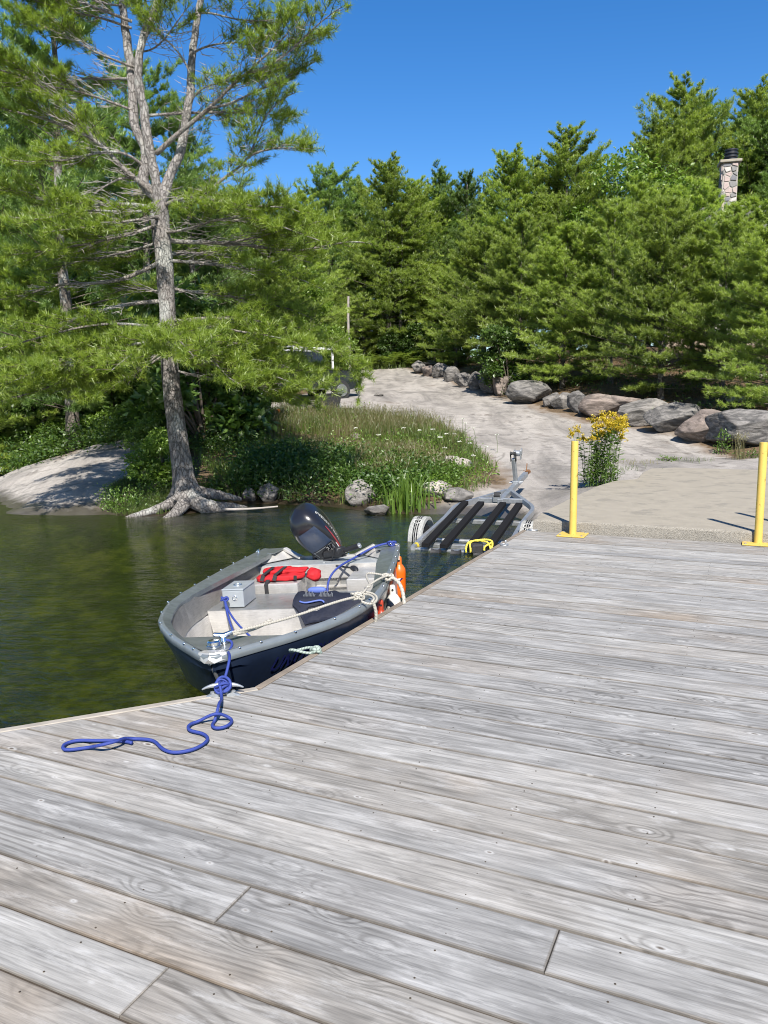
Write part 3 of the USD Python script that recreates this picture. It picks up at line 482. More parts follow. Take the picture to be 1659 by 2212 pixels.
# ------------------------------------------------------------------ pines and leafy trees
def blades(P, D, n, length, width, spread, rng, droop=0.0, flat=False):
    """tufts at P pointing along D: n thin blades each, one triangle a blade (two when flat leaves)"""
    N = len(P); D = D/(np.linalg.norm(D, axis=1)[:, None]+1e-9)
    r = rng.normal(size=(N, n, 3)); r -= D[:, None]*(r*D[:, None]).sum(-1, keepdims=True); r /= np.linalg.norm(r, axis=-1, keepdims=True)+1e-9
    a = spread*np.sqrt(rng.uniform(0.02, 1, (N, n, 1)))
    d = D[:, None]*np.cos(a)+r*np.sin(a); d[..., 2] -= droop; d /= np.linalg.norm(d, axis=-1, keepdims=True)
    L = length*rng.uniform(0.7, 1.2, (N, n, 1))*np.ones((N, n, 1)); p0 = P[:, None]+D[:, None]*rng.uniform(-0.35, 0.35, (N, n, 1))*L
    o = D[:, None]*0.35+np.array([0, 0, 0.75])+rng.normal(size=(N, n, 3))*0.42                 # blades lie facing up and out, as needles spread to the light
    s = np.cross(d, o); s /= np.linalg.norm(s, axis=-1, keepdims=True)+1e-9
    w = width*rng.uniform(0.75, 1.3, (N, n, 1)); tip = p0+d*L
    if not flat:
        v = np.stack([p0-s*w/2, p0+s*w/2, tip], 2).reshape(-1, 3); f = np.arange(len(v)).reshape(-1, 3)
    else:
        nn = np.cross(s, d); mid = p0+d*L*0.42+nn*w*0.12
        v = np.stack([p0, mid+s*w/2, tip, mid-s*w/2], 2).reshape(-1, 3); k = np.arange(len(v)//4)[:, None]*4
        f = np.vstack([k+[0, 1, 2], k+[0, 2, 3]])
    return v, f
def side_sprays(path, rng, s0, s1, step, lmax, lift=0.12, n_t=9, tipw=1.0, ang=55, shape=None):
    """side shoots along a limb: returns twig tubes and tuft points / directions"""
    p = np.asarray(path, float); d = np.r_[0, np.cumsum(np.linalg.norm(np.diff(p, axis=0), axis=1))]; L = d[-1]
    tw, P, D = [], [], []; t = s0*L+rng.uniform(0, step); side = 1
    while t < s1*L:
        q = np.array([np.interp(t, d, p[:, k]) for k in range(3)]); e = np.array([np.interp(min(t+0.05, L), d, p[:, k]) for k in range(3)])-np.array([np.interp(max(t-0.05, 0), d, p[:, k]) for k in range(3)])
        e /= np.linalg.norm(e)+1e-9; lat = np.cross(e, [0, 0, 1.0]); lat = lat/(np.linalg.norm(lat)+1e-9)
        fr = t/L; l = lmax*(shape(fr) if shape else (0.35+0.65*math.sin(math.pi*min(1, fr*0.92+0.12))))*rng.uniform(0.6, 1.15)
        a = math.radians(ang+rng.normal()*14); dirv = e*math.cos(a)+lat*side*math.sin(a)+np.array([0, 0, lift+rng.normal()*0.16]); dirv /= np.linalg.norm(dirv)
        c1 = q+dirv*l*0.5; c2 = q+dirv*l*0.9+e*l*0.18+np.array([0, 0, l*(lift*0.5+rng.normal()*0.06)])
        tw.append((q, c1, c2))
        m = max(3, int(n_t*l/lmax+2)); u = np.sort(rng.uniform(0.22, 1.0, m))[:, None]; u[-1] = 1.0
        B = (1-u)**2*q+2*u*(1-u)*c1+u*u*c2; T = 2*(1-u)*(c1-q)+2*u*(c2-c1); T /= np.linalg.norm(T, axis=1)[:, None]
        off = rng.normal(size=(m, 3))*0.085*np.array([1, 1, 0.5])*(l/0.7); off[-1] = 0
        P.append(B+off); D.append(T*0.9+rng.normal(size=(m, 3))*0.28+[0, 0, 0.30]); side = -side if rng.uniform() < 0.85 else side; t += step*rng.uniform(0.6, 1.4)
    return tw, (np.vstack(P) if P else np.zeros((0, 3))), (np.vstack(D) if D else np.zeros((0, 3)))
def twigmesh(tw, r=0.006):
    out = []
    for q, c1, c2 in tw:
        out.append(tube([q, c1, c2], [r, r*0.7, r*0.35], 3, False))
    return cat(out) if out else None
def pine(name, h, seed, base=0.06, spread=0.30, whorl=0.36, per=5, n_t=9, needle=0.13, nw=0.017, nb=7, matn='needles', ragged=0.25, layered=0.0, crown=None, label=None, c='pine tree', loc=(0, 0, 0), group=None, lmin=0.25, tr=None, trunkmat='bark_dark'):
    rng = np.random.default_rng(seed); t = thing(name, label, c, loc, 0, group)
    n = 14; z = np.linspace(0, h, n); lean = np.c_[np.cumsum(rng.normal(size=n)*0.012*h/n*3), np.cumsum(rng.normal(size=n)*0.012*h/n*3)]
    axis = np.c_[lean, z]; r0 = tr or h*0.013; rad = r0*(1-z/h)**0.8+0.008
    obj('trunk', tube(axis-[0, 0, 0.3*0], np.r_[rad[0]*1.25, rad[1:]], 9), trunkmat, t, smooth=True)
    bm, tws, PP, DD, TT = [], [], [], [], []
    zz = h*base
    while zz < h*0.985:
        fr = zz/h
        R = h*spread*(crown(fr) if crown else min(1.0, (fr-base+0.12)/0.2)*(1-fr)**0.62*1.2+0.02)
        for k in range(per if fr < 0.9 else 4):
            if rng.uniform() < 0.10: continue
            az = rng.uniform(0, 2*np.pi); L = max(R*rng.uniform(1-ragged*1.6, 1+ragged), lmin*0.6)
            up = (0.18+0.75*fr)*(1-layered)+0.05*layered+rng.normal()*0.07
            o = np.array([np.interp(zz, z, axis[:, 0]), np.interp(zz, z, axis[:, 1]), zz+rng.uniform(-0.5, 0.5)*whorl*(1-0.6*layered)])
            dv = np.array([math.cos(az), math.sin(az), 0]); u = np.linspace(0, 1, 5)[:, None]
            path = o+dv*L*u+np.array([0, 0, 1.0])*(L*up*u-L*(0.28-0.15*fr)*u*u+L*0.16*u**3*(1-layered))
            bm.append(tube(path, np.linspace(max(0.007, L*0.008), 0.003, 5), 4, False))
            tw, P, D = side_sprays(path, rng, 0.12 if fr > 0.4 else 0.18, 0.97, max(0.15, 0.085*L), max(0.26, 0.30*L), 0.10+0.25*(1-layered)*fr, n_t)
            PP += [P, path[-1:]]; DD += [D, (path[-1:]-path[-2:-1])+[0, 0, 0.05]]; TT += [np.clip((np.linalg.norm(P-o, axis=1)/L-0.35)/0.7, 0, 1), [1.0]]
        zz += whorl*rng.uniform(0.75, 1.25)*(1-0.35*fr)
    PP += [axis[-1:]]; DD += [np.array([[0, 0, 1.0]])]
    P, D = np.vstack(PP), np.vstack(DD)
    obj('branches', cat(bm), 'twig', t, kind='stuff')
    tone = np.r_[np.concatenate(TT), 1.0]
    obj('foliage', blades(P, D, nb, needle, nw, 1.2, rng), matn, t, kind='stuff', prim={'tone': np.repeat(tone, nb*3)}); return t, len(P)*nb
def leafy(name, h, seed, rx, label=None, c='tree', matn='leaves', leaf=0.13, lobes=16, per=190, trunk=True, loc=(0, 0, 0), group=None, base=0.3, wid=0.55):
    rng = np.random.default_rng(seed); t = thing(name, label, c, loc, 0, group)
    P, D, st = [], [], []
    for k in range(lobes):
        f = rng.uniform(base, 1.0); rr = rx*math.sqrt(max(0.08, 1-((f-0.55)/0.55)**2)); a = rng.uniform(0, 2*np.pi); q = rng.uniform(0.25, 0.9)
        cn = np.array([math.cos(a)*rr*q, math.sin(a)*rr*q, h*f*0.92]); sz = np.array([1, 1, 0.62])*rx*rng.uniform(0.28, 0.46)
        d = rng.normal(size=(per, 3)); d /= np.linalg.norm(d, axis=1)[:, None]; rad = rng.uniform(0.45, 1.05, (per, 1))
        P.append(cn+d*rad*sz); D.append(d*0.7+[0, 0, 0.1]+rng.normal(size=(per, 3))*0.4)
        st.append(tube([[0, 0, h*0.05*0], cn*[0.35, 0.35, 0.45], cn], [h*0.008+0.008, h*0.005+0.005, 0.004], 5, False))
    P, D = np.vstack(P), np.vstack(D)
    obj('trunk' if trunk else 'stems', cat(st), 'bark_dark' if trunk else 'twig', t)
    obj('foliage', blades(P, D, 2, leaf, leaf*wid, 1.2, rng, 0.25, True), matn, t, kind='stuff', prim={'tone': np.repeat(rng.uniform(0.2, 0.9, len(P)), 8)}); return t

# ---- the old white pine at the water's edge
TY = 14.25
big = thing('pine_tree', 'large old white pine with grey forked trunk on the lake shore', 'pine tree', (0, 0, 0))
rb = np.random.default_rng(77)
def L3(pts, y0=TY, dy=0.0, n=None, curve=1.0):
    k = len(pts); out = []
    for i, (px, py) in enumerate(pts):
        out.append(at_y(px, py, y0+dy*(i/(k-1))**curve))
    return spline(out, n or max(8, 5*k))
tk = L3([(403, 1078), (400, 1060), (392, 1000), (385, 950), (377, 890), (370, 830), (366, 760), (362, 680), (357, 600), (352, 540), (346, 480), (340, 440)], n=44)
hgt = tk[:, 2]-tk[0, 2]
rt_ = np.interp(hgt, [0, .12, .3, .6, 1.2, 2.6, 4.0, 5.2, 5.6], [.33, .27, .215, .19, .172, .15, .145, .16, .125])
tv, tf = tube(tk, rt_, 22)
_dir = tv-np.interp(tv[:, 2], tk[:, 2], tk[:, 0])[:, None]*[1, 0, 0]-[0, TY, 0]
_nz = meshkit.fbm(tv*np.array([7, 7, 2.5]), 4, 3)-0.5
_ang = np.arctan2(_dir[:, 1], _dir[:, 0]); fl = np.clip(1-(tv[:, 2]-tk[0, 2])/0.55, 0, 1)**2
tv[:, :2] += _dir[:, :2]*(_nz[:, None]*0.30+fl[:, None]*(0.34*np.cos(_ang*4+0.9)[:, None]))
obj('trunk', (tv, tf), 'bark_pine', big, smooth=True)
def root(pts, r):
    p = spline(pts, 16); v, f = tube(p, np.linspace(r, r*0.3, 16), 12); v = v+0.07*(meshkit.fbm(v*7, 3, 8)-0.5)[:, None]; return v, f
for pts, r in (([(-3.62, 14.1, -.12), (-3.9, 13.85, -.30), (-4.3, 13.6, -.42), (-4.6, 13.5, -.52)], .12), ([(-3.5, 14.1, -.12), (-3.3, 13.95, -.3), (-3.0, 14.05, -.38), (-2.75, 14.5, -.43), (-2.6, 14.7, -.5)], .16),
               ([(-3.58, 14.05, -.15), (-3.62, 13.8, -.33), (-3.75, 13.5, -.46), (-3.9, 13.3, -.55)], .15), ([(-3.45, 14.3, -.1), (-3.0, 14.5, -.22), (-2.75, 14.9, -.32)], .12)):
    obj('root', root(pts, r), 'bark_pine', big, smooth=True)
for pts, r0, r1, dy in (([(346, 452), (330, 420), (311, 398), (316, 340), (292, 272), (287, 209), (282, 146), (272, 73), (265, 0), (260, -90), (258, -200)], .092, .048, 0.1),
                        ([(342, 445), (338, 400), (321, 311), (309, 233), (299, 170), (306, 97), (316, 63), (335, 19), (345, -40), (340, -120)], .09, .048, -0.3),
                        ([(350, 440), (360, 400), (369, 374), (389, 330), (401, 262), (411, 204), (413, 146), (418, 97), (428, 29), (437, -19), (440, -120)], .088, .045, 0.5)):
    p = L3(pts, TY, dy, 40); v, f = tube(p, np.linspace(r0, r1, 40), 14); v = v+0.045*(meshkit.fbm(v*6, 3, 2)-0.5)[:, None]
    obj('leader', (v, f), 'bark_pale', big, smooth=True)
BT, BP, BD = [], [], []
DEAD = []
def limb(pts, dy=0.0, r=0.05, s0=0.3, lmax=0.75, step=0.10, lift=0.10, n_t=11, foliage_=True, y0=TY, curve=1.0, dead=True):
    p = L3(pts, y0, dy, None, curve) if len(pts[0]) == 2 else spline(pts, 5*len(pts))
    p = p+0.04*(np.stack([meshkit.noise(p*2.1+k*9, 4) for k in range(3)], 1)-0.5)
    obj('limb', tube(p, np.linspace(r*0.78, 0.006, len(p)), 8), 'bark_limb', big, smooth=True)
    if foliage_:
        tw, P, D = side_sprays(p, rb, s0, 0.99, step, lmax, lift, n_t)
        BT.extend(tw); BP.append(P); BD.append(D); BP.append(p[-1:]); BD.append(p[-1:]-p[-2:-1])
        for q, c1, c2 in tw:                                         # second order shoots give the pads their width
            if np.linalg.norm(c2-q) > 0.35:
                t2, P2, D2 = side_sprays([q, c1, c2], rb, 0.3, 0.97, 0.14, 0.36, lift, 5, ang=50); BT.extend(t2); BP.append(P2); BD.append(D2)
    if dead:
        tw, _, _ = side_sprays(p, rb, 0.06, min(0.7, s0+0.3), 0.075, 0.7, 0.03, 3, ang=60); DEAD.extend(tw)
        for q, c1, c2 in tw:
            t2, _, _ = side_sprays([q, c1, c2], rb, 0.25, 0.9, 0.12, 0.24, 0.02, 3); DEAD.extend(t2)
# right hand limbs
limb([(335, 330), (385, 290), (452, 233), (535, 155), (622, 73), (660, 20)], -0.6, .06, .45, .85)
limb([(452, 233), (520, 215), (590, 180), (650, 150), (688, 128)], 0.2, .03, .35, .6, y0=TY-.35)
limb([(535, 155), (600, 130), (680, 60), (740, 15)], -0.5, .03, .3, .75, y0=TY-.45)
limb([(380, 430), (452, 413), (486, 384), (535, 340), (549, 311), (583, 243), (640, 200)], -0.5, .045, .35, .75)
limb([(535, 340), (590, 320), (640, 320), (680, 320)], -0.4, .025, .2, .55, y0=TY-.35)
limb([(352, 445), (413, 428), (500, 440), (590, 445), (650, 460)], -1.4, .045, .25, .8)
limb([(356, 520), (420, 522), (486, 525), (560, 533), (632, 540), (700, 530), (806, 527)], 0.3, .055, .38, .75)
limb([(486, 525), (560, 512), (640, 490), (700, 480)], -1.0, .03, .3, .7)
limb([(360, 562), (430, 568), (535, 578), (632, 598), (700, 625)], -0.5, .04, .4, .7)
limb([(366, 690), (430, 700), (520, 715), (600, 730), (690, 760)], -1.0, .04, .2, .85, dead=False)
limb([(368, 700), (430, 690), (540, 690), (650, 720), (740, 770), (775, 860)], 0.2, .045, .25, .85, dead=False)
limb([(368, 745), (440, 765), (540, 775), (640, 800), (720, 850)], -0.7, .035, .35, .75)
limb([(372, 790), (440, 780), (520, 800), (600, 850), (660, 880)], 0.5, .03, .45, .6)
limb([(370, 765), (440, 785), (520, 790), (600, 815), (680, 850)], -1.2, .035, .2, .8, dead=False)
limb([(372, 800), (450, 815), (540, 830), (620, 850), (690, 885)], -0.4, .03, .35, .65)
limb([(366, 735), (440, 740), (540, 745), (640, 780), (720, 810)], 0.8, .035, .25, .8, dead=False)
limb([(345, 480), (300, 500), (220, 520), (120, 540), (20, 550)], -1.2, .04, .25, .8)
limb([(350, 520), (290, 540), (200, 560), (90, 585)], .8, .04, .3, .75)
limb([(352, 620), (410, 630), (500, 640), (600, 660), (680, 690)], .6, .04, .25, .8)
limb([(366, 740), (420, 745), (470, 790), (520, 830)], -2.2, .03, .2, .7, dead=False)
# left hand limbs
limb([(336, 425), (310, 400), (272, 369), (225, 320), (185, 292), (117, 262), (50, 245), (-10, 230), (-90, 200)], -0.8, .06, .3, .8)
limb([(200, 300), (160, 240), (110, 200), (60, 170), (0, 150), (-60, 120)], -0.9, .035, .35, .75, y0=TY-.45)
limb([(330, 450), (243, 442), (150, 440), (73, 428), (0, 410), (-60, 400)], -0.6, .045, .35, .75)
limb([(315, 398), (255, 388), (210, 415), (175, 430)], -0.5, .035, .9, .5, foliage_=False)
limb([(345, 565), (300, 590), (243, 607), (180, 612), (121, 617), (63, 636), (-20, 650), (-80, 660)], -0.8, .05, .5, .75)
limb([(352, 652), (300, 655), (243, 665), (195, 680), (146, 700), (110, 740), (85, 775)], -1.0, .05, .55, .7)
limb([(355, 700), (300, 715), (230, 740), (150, 765), (70, 790), (-20, 800)], -1.3, .045, .15, .9, dead=False)
limb([(357, 740), (290, 760), (210, 790), (120, 830), (30, 860), (-60, 890)], -1.7, .04, .2, .85, dead=False)
limb([(357, 760), (310, 790), (260, 815), (190, 830), (110, 850)], -0.5, .03, .3, .7)
limb([(358, 715), (330, 730), (290, 760), (240, 800)], -2.6, .035, .2, .75, dead=False)
limb([(364, 705), (372, 720), (390, 740), (420, 775)], -3.0, .035, .25, .8, dead=False)
limb([(345, 470), (320, 470), (270, 480), (190, 490), (110, 500)], -1.8, .035, .25, .75)
limb([(356, 730), (280, 745), (180, 765), (80, 800), (-10, 835)], -2.3, .035, .2, .85, dead=False)
limb([(355, 715), (300, 700), (220, 700), (120, 720), (20, 745), (-40, 760)], -1.7, .035, .2, .85, dead=False)
limb([(358, 770), (300, 800), (240, 835), (165, 860)], -1.3, .03, .25, .75, dead=False)
limb([(330, 440), (280, 460), (200, 455), (110, 470), (20, 470)], -1.5, .035, .25, .8)
limb([(311, 360), (250, 330), (170, 340), (90, 350), (0, 340)], -1.2, .035, .3, .8)
limb([(345, 500), (420, 490), (520, 470), (610, 490), (690, 520)], -1.6, .035, .25, .85)
limb([(300, 150), (250, 130), (180, 100), (100, 60), (40, 50)], -.6, .03, .3, .75)
limb([(285, 60), (220, 40), (140, 20), (80, 2), (20, -20)], -.3, .03, .25, .75)
limb([(430, 30), (480, 34), (560, 46), (600, 40)], -.3, .025, .4, .6)
limb([(413, 120), (470, 95), (540, 90), (600, 70)], .4, .025, .35, .65)
limb([(410, 160), (375, 100), (335, 60), (300, 20)], -.4, .022, .45, .5)
limb([(290, 240), (220, 215), (150, 195), (60, 185), (-10, 190)], -.4, .03, .3, .75)
limb([(300, 110), (345, 95), (375, 60), (410, 10)], -.6, .022, .4, .55)
limb([(405, 230), (440, 190), (470, 180), (510, 160)], -.6, .022, .35, .55)
limb([(265, 10), (215, 5), (160, -20)], .3, .025, .2, .7)
# upper limbs, and those behind
for a, b, z in ((25, 2.8, 6.4), (150, 2.9, 7.0), (200, 3.0, 7.9), (330, 2.6, 8.2), (100, 2.7, 8.8), (250, 2.4, 9.3), (20, 2.4, 9.8), (170, 2.2, 10.3), (300, 2.0, 10.8), (60, 1.8, 11.3), (210, 1.6, 11.6), (100, 3.2, 5.2), (75, 3.0, 4.1), (125, 3.4, 3.4), (60, 3.2, 2.7), (110, 3.0, 2.3), (195, 2.6, 8.4), (15, 2.2, 9.0)):
    ar = math.radians(a); o = np.array([-4.1 if z > 5 else -3.75, TY, z]); d = np.array([math.cos(ar), math.sin(ar), 0])
    limb([tuple(o+d*b*u+np.array([0, 0, b*(0.25*u-0.12*u*u)])) for u in (0.02, .3, .6, .85, 1.0)], 0, .035, .3, .75, n_t=9)
P_, D_ = np.vstack(BP), np.vstack(BD)
obj('twigs', twigmesh(BT, 0.0065), 'twig', big, kind='stuff'); obj('dead_twigs', twigmesh(DEAD, 0.0062), 'dead_twig', big, kind='stuff')
obj('foliage', blades(P_, D_, 16, 0.118, 0.0095, 1.3, rb), 'needles_near', big, kind='stuff', prim={'tone': np.repeat(np.clip(rb.normal(0.6, 0.28, len(P_)), 0, 1), 48)})
NB = len(P_)*12
# ------------------------------------------------------------------ the aluminium boat; own frame: s from bow aft, w to the picture's right, z up from the gunwale plane
plain('navy_hull', (0.008, 0.013, 0.026), 0.28, 0, 0.25, 4.0, 0.03, 0.5, dirt=((0.05, 0.06, 0.065), 3.0, 0.66))
plain('gunwale_paint', (0.15, 0.168, 0.178), 0.28, 0.25, 0.12, 9.0, 0.05, 0.5, dirt=((0.30, 0.32, 0.33), 12.0, 0.68))
plain('gunwale_plate', (0.26, 0.28, 0.28), 0.3, 0.7, 0.10, 7.0, 0.03)
def brushed(name, col, rough, metal):
    mat(name, {'c': ('texture_coordinate', {}), 'm': ('mapping', {'scale': (6.0, 6.0, 90.0)}), 'n': ('noise_texture', {'scale': 2.0, 'detail': 5.0, 'roughness': 0.7}), 'n2': ('noise_texture', {'scale': 5.0, 'detail': 6.0, 'roughness': 0.7}),
        'r': ('rgb_ramp', {'ramp': [(0.3, tuple(np.array(col)*0.72)), (0.55, col), (0.8, tuple(np.minimum(np.array(col)*1.12, 1)))]}), 'rr': ('map_range', {'from_min': 0.3, 'from_max': 0.7, 'to_min': rough*0.75, 'to_max': rough*1.3}), 'b': ('bump', {'strength': 0.06, 'distance': 0.01}), 'p': ('principled_bsdf', {'metallic': metal})},
        [('c.object', 'm.vector'), ('m.vector', 'n.vector'), ('c.object', 'n2.vector'), ('n2.fac', 'r.fac'), ('r.color', 'p.base_color'), ('n.fac', 'rr.value'), ('rr.result', 'p.roughness'), ('n.fac', 'b.height'), ('b.normal', 'p.normal')])
brushed('aluminium', (0.47, 0.455, 0.43), 0.34, 0.45)
brushed('aluminium_dull', (0.30, 0.305, 0.30), 0.36, 0.6)
plain('chrome', (0.80, 0.80, 0.80), 0.16, 1.0, 0.03)
plain('navy_letters', (0.012, 0.016, 0.09), 0.3)
plain('box_paint', (0.33, 0.355, 0.37), 0.35, 0.35, 0.08, 8.0, 0.02)
BX0 = np.array([-1.008, 4.347, 0.0]); _th, _he = math.radians(81.5), math.radians(3.32)
BAX = np.array([math.cos(_th), math.sin(_th), 0]); BRT = np.array([math.sin(_th)*math.cos(_he), -math.cos(_th)*math.cos(_he), math.sin(_he)]); BUP = np.cross(BRT, BAX)
BM = np.eye(4); BM[:3, 0] = BAX; BM[:3, 1] = -BRT; BM[:3, 2] = BUP; BM[:3, 3] = BX0      # right handed: x = s, y = -w, z
def b_w(p): p = np.asarray(p, float); return BX0+p[..., :1]*BAX+p[..., 1:2]*BRT+p[..., 2:3]*BUP     # (s, w, z) to world
def bl(p): p = np.asarray(p, float).copy(); p[..., 1] *= -1; return p                                  # (s, w, z) to the prim's own axes
def on_boat(px, py, z):
    d = ray(px, py); t = (z-(EYEP-BX0)@BUP)/(d@BUP); p = EYEP+d*t-BX0; return np.array([p@BAX, p@BRT, z])
def blm(m):                                                                                            # mesh in (s, w, z): mirrored axes, so turn the triangles
    v, f = m if not hasattr(m, 'faces') else (m.vertices, m.faces); return bl(np.asarray(v, float)), np.asarray(f)[:, ::-1]
LB = 3.24
_T = np.array([0, .02, .06, .13, .25, .42, .65, 1.0]); _bw = PchipInterpolator(_T, [0.0, .095, .231, .433, .670, .791, .768, .676])
def gun_b(s): return _bw(np.clip(s/LB, 0, 1))
def gun_z(s): return 0.091+(0.054-0.091)*(1-s/LB)**2
def keel_z(s): return np.where(s < 0.75, 0.02-0.62*np.sin(np.clip(s/0.75, 0, 1)*np.pi/2)**0.85, -0.60)
def chine(s): f = np.clip(s/0.9, 0, 1); return gun_b(s)*(0.50+0.32*f), np.maximum(keel_z(s)+0.02, np.interp(s, [0, .4, 1.0, 3.24], [-.10, -.30, -.42, -.46]))
SS_ = np.r_[0.002, 0.02, 0.05, 0.1, 0.16, 0.24, 0.34, 0.46, 0.6, 0.76, 0.95, 1.2, 1.5, 1.8, 2.1, 2.4, 2.7, 3.0, LB]
boat = thing('motorboat', 'small open aluminium motorboat with navy hull tied to the dock', 'boat', mat4=BM)
sec = []
for s in SS_:
    b, z = float(gun_b(s)), float(gun_z(s)); cb, cz = map(float, chine(s)); kz = float(keel_z(s))
    half = [(b, z-0.03), (b*0.97+cb*0.03, z-0.09), ((b+cb)/2+0.012, (z+cz)/2), (cb, cz), (cb*0.5, (cz+kz)/2-0.01)]
    sec.append([(s+0*0, w, zz) for w, zz in half]+[(s, 0, kz)]+[(s, -w, zz) for w, zz in half[::-1]])
hv, hf = loft(sec); obj('hull', blm((hv, hf[:, ::-1])), 'navy_hull', boat, smooth=32)
obj('stem_strip', blm(tube([(float(s)-0.006, 0, float(keel_z(s))) for s in np.linspace(0.02, 0.75, 10)], 0.012, 6)), 'aluminium_dull', boat, smooth=True)
# inner skin, with the floor
sec = []
for s in SS_[4:]:
    b, z = float(gun_b(s))-0.05, float(gun_z(s)); cb, cz = map(float, chine(s)); fl = max(-0.36, cz+0.03); fb = max(cb-0.03, 0.02)
    mid = (b*0.4+fb*0.6, -0.13)
    half = [(b, z-0.012), mid, (mid[0]-0.015, mid[1]-0.008), (fb, fl)]
    sec.append([(s, w, zz) for w, zz in half]+[(s, 0, fl)]+[(s, -w, zz) for w, zz in half[::-1]])
iv, if_ = loft(sec); obj('inner_skin', blm((iv, if_)), 'aluminium', boat, smooth=25)
for sd in (1, -1):
    rows = []
    for s in np.linspace(0.40, 3.02, 22):
        b, z = float(gun_b(s)), float(gun_z(s)); rows.append([(s, sd*(b-.085), z-.03), (s, sd*(b-.135), z-.20), (s, sd*(b-.130), z-.205), (s, sd*(b-.080), z-.03)])
    v_, f_ = loft(rows); obj('side_panel', blm((v_, np.vstack([f_, f_[:, ::-1]]))), 'aluminium', boat)
# gunwale: rolled outer lip with a flat inner plate, one each side
for sd in (1, -1):
    ring, plate = [], []
    for s in np.r_[0.0, 0.012, 0.03, SS_[2:]]:
        b, z = float(gun_b(s)), float(gun_z(s)); wi = 0.055+0.085*np.clip((s-1.4)/1.0, 0, 1)
        k = np.clip(s/0.12, 0.12, 1)
        prof = [(b-0.004, z-0.045), (b+0.012, z-0.040), (b+0.020, z-0.022), (b+0.017, z-0.002), (b+0.004, z+0.010), (b-0.018, z+0.013)]
        ring.append([(s-0.03*(1-k), max(w, 0.0)*sd if s > 0 else w*sd*0.0+sd*0.002, zz) for w, zz in prof])
        wi = min(wi, b*0.8)
        plate.append([(s, w*sd, zz) for w, zz in [(b-0.018, z+0.013), (max(b-0.02-wi, 0), z+0.012-0.02), (max(b-0.022-wi, 0), z-0.045)]])
    fl = 1 if sd > 0 else -1
    rv, rf = loft(ring); obj('gunwale', blm((rv, rf[:, ::-fl])), 'gunwale_paint', boat, smooth=40)
    pv, pf = loft(plate); obj('gunwale_plate', blm((pv, pf[:, ::-fl])), 'gunwale_plate', boat, smooth=20)
bow = [(0.0, 0)]+[(s, float(gun_b(s))-0.02) for s in (0.03, .08, .15, .22, .30, .38)]; bow = bow+[(s, -w) for s, w in bow[:0:-1]]
m = extrude(Polygon(bow), 0.006, 0.052); obj('bow_deck', blm(m), 'gunwale_plate', boat)
obj('bow_casting', blm(mv(trimesh.convex.convex_hull(np.array([(-0.035, 0, .045), (-0.03, .03, .02), (-0.03, -.03, .02), (0.03, .085, .068), (0.03, -.085, .068), (-.01, 0, .075), (0.06, .06, .072), (0.06, -.06, .072), (0.03, .09, .03), (0.03, -.09, .03)])))), 'aluminium', boat, smooth=30)
for sd in (1, -1):                                                  # snaps along the rail
    for s in np.r_[0.1, 0.2, np.arange(0.38, LB, 0.27)]:
        b, z = float(gun_b(s)), float(gun_z(s)); obj('snap', blm(mv(lathe([(0.010, 0), (0.009, 0.007), (0.0, 0.010)], 7), (s, sd*(b+0.006), z+0.011))), 'chrome', boat, smooth=True)
# thwart, aft lockers, splash well, transom
def panel(p, name, matn='aluminium', th=0.006):
    p = np.asarray(p, float); n = np.cross(p[1]-p[0], p[2]-p[0]); n /= np.linalg.norm(n); q = p+n*th; return obj(name, blm(trimesh.convex.convex_hull(np.vstack([p, q]))), matn, boat)
panel([(1.62, -.66, -.10), (1.62, .66, -.10), (1.60, .60, -.37), (1.60, -.60, -.37)], 'thwart_front')
panel([(1.614, -.69, -.094), (1.614, .69, -.094), (2.12, .70, -.094), (2.12, -.70, -.094)], 'thwart_top', 'aluminium_dull')
panel([(2.12, -.69, -.10), (2.12, .69, -.10), (2.14, .60, -.37), (2.14, -.60, -.37)], 'thwart_back', 'aluminium_dull')
obj('aft_locker', blm(cbox((0.62, 0.46, 0.34), 0.006, (2.51, -.30, -.20))), 'aluminium', boat); obj('aft_locker', blm(cbox((0.55, 0.36, 0.32), 0.006, (2.56, .52, -.19))), 'aluminium', boat)
obj('bow_bulkhead', blm(trimesh.convex.convex_hull(np.array([(0.78, .30, -.16), (0.78, -.30, -.16), (0.80, .26, -.37), (0.80, -.26, -.37), (0.786, .30, -.16), (0.786, -.30, -.16), (0.806, .26, -.37), (0.806, -.26, -.37)]))), 'aluminium_dull', boat)
panel([(2.83, -.62, 0.0), (2.83, .62, 0.0), (2.83, .62, -.13), (2.83, -.62, -.13)], 'well_front')
panel([(2.83, -.62, 0.003), (2.83, .62, 0.003), (3.2, .62, -.005), (3.2, -.62, -.005)], 'well_floor', 'box_paint')
panel([(2.86, -.6, -.13), (2.86, .6, -.13), (2.88, .55, -.36), (2.88, -.55, -.36)], 'well_bulkhead', 'aluminium_dull')
for z in (-.215, -.29): obj('well_rib', blm(beam((2.85, -.07, z), (2.85, .33, z), 0.03, 0.025)), 'aluminium', boat)
obj('well_rib', blm(beam((2.85, .15, -.13), (2.85, .15, -.22), 0.03, 0.02, (1, 0, 0))), 'aluminium', boat)
tp_ = [(-.676, .085), (-.45, .095), (-.27, .012), (.30, .012), (.47, .095), (.676, .085), (.55, -.46), (0, -.6), (-.55, -.46)]
m = extrude(Polygon(tp_), 0.04); mvv, mff = m; obj('transom', blm((np.stack([LB-0.04+mvv[:, 2], mvv[:, 0], mvv[:, 1]], 1), mff)), 'aluminium', boat)
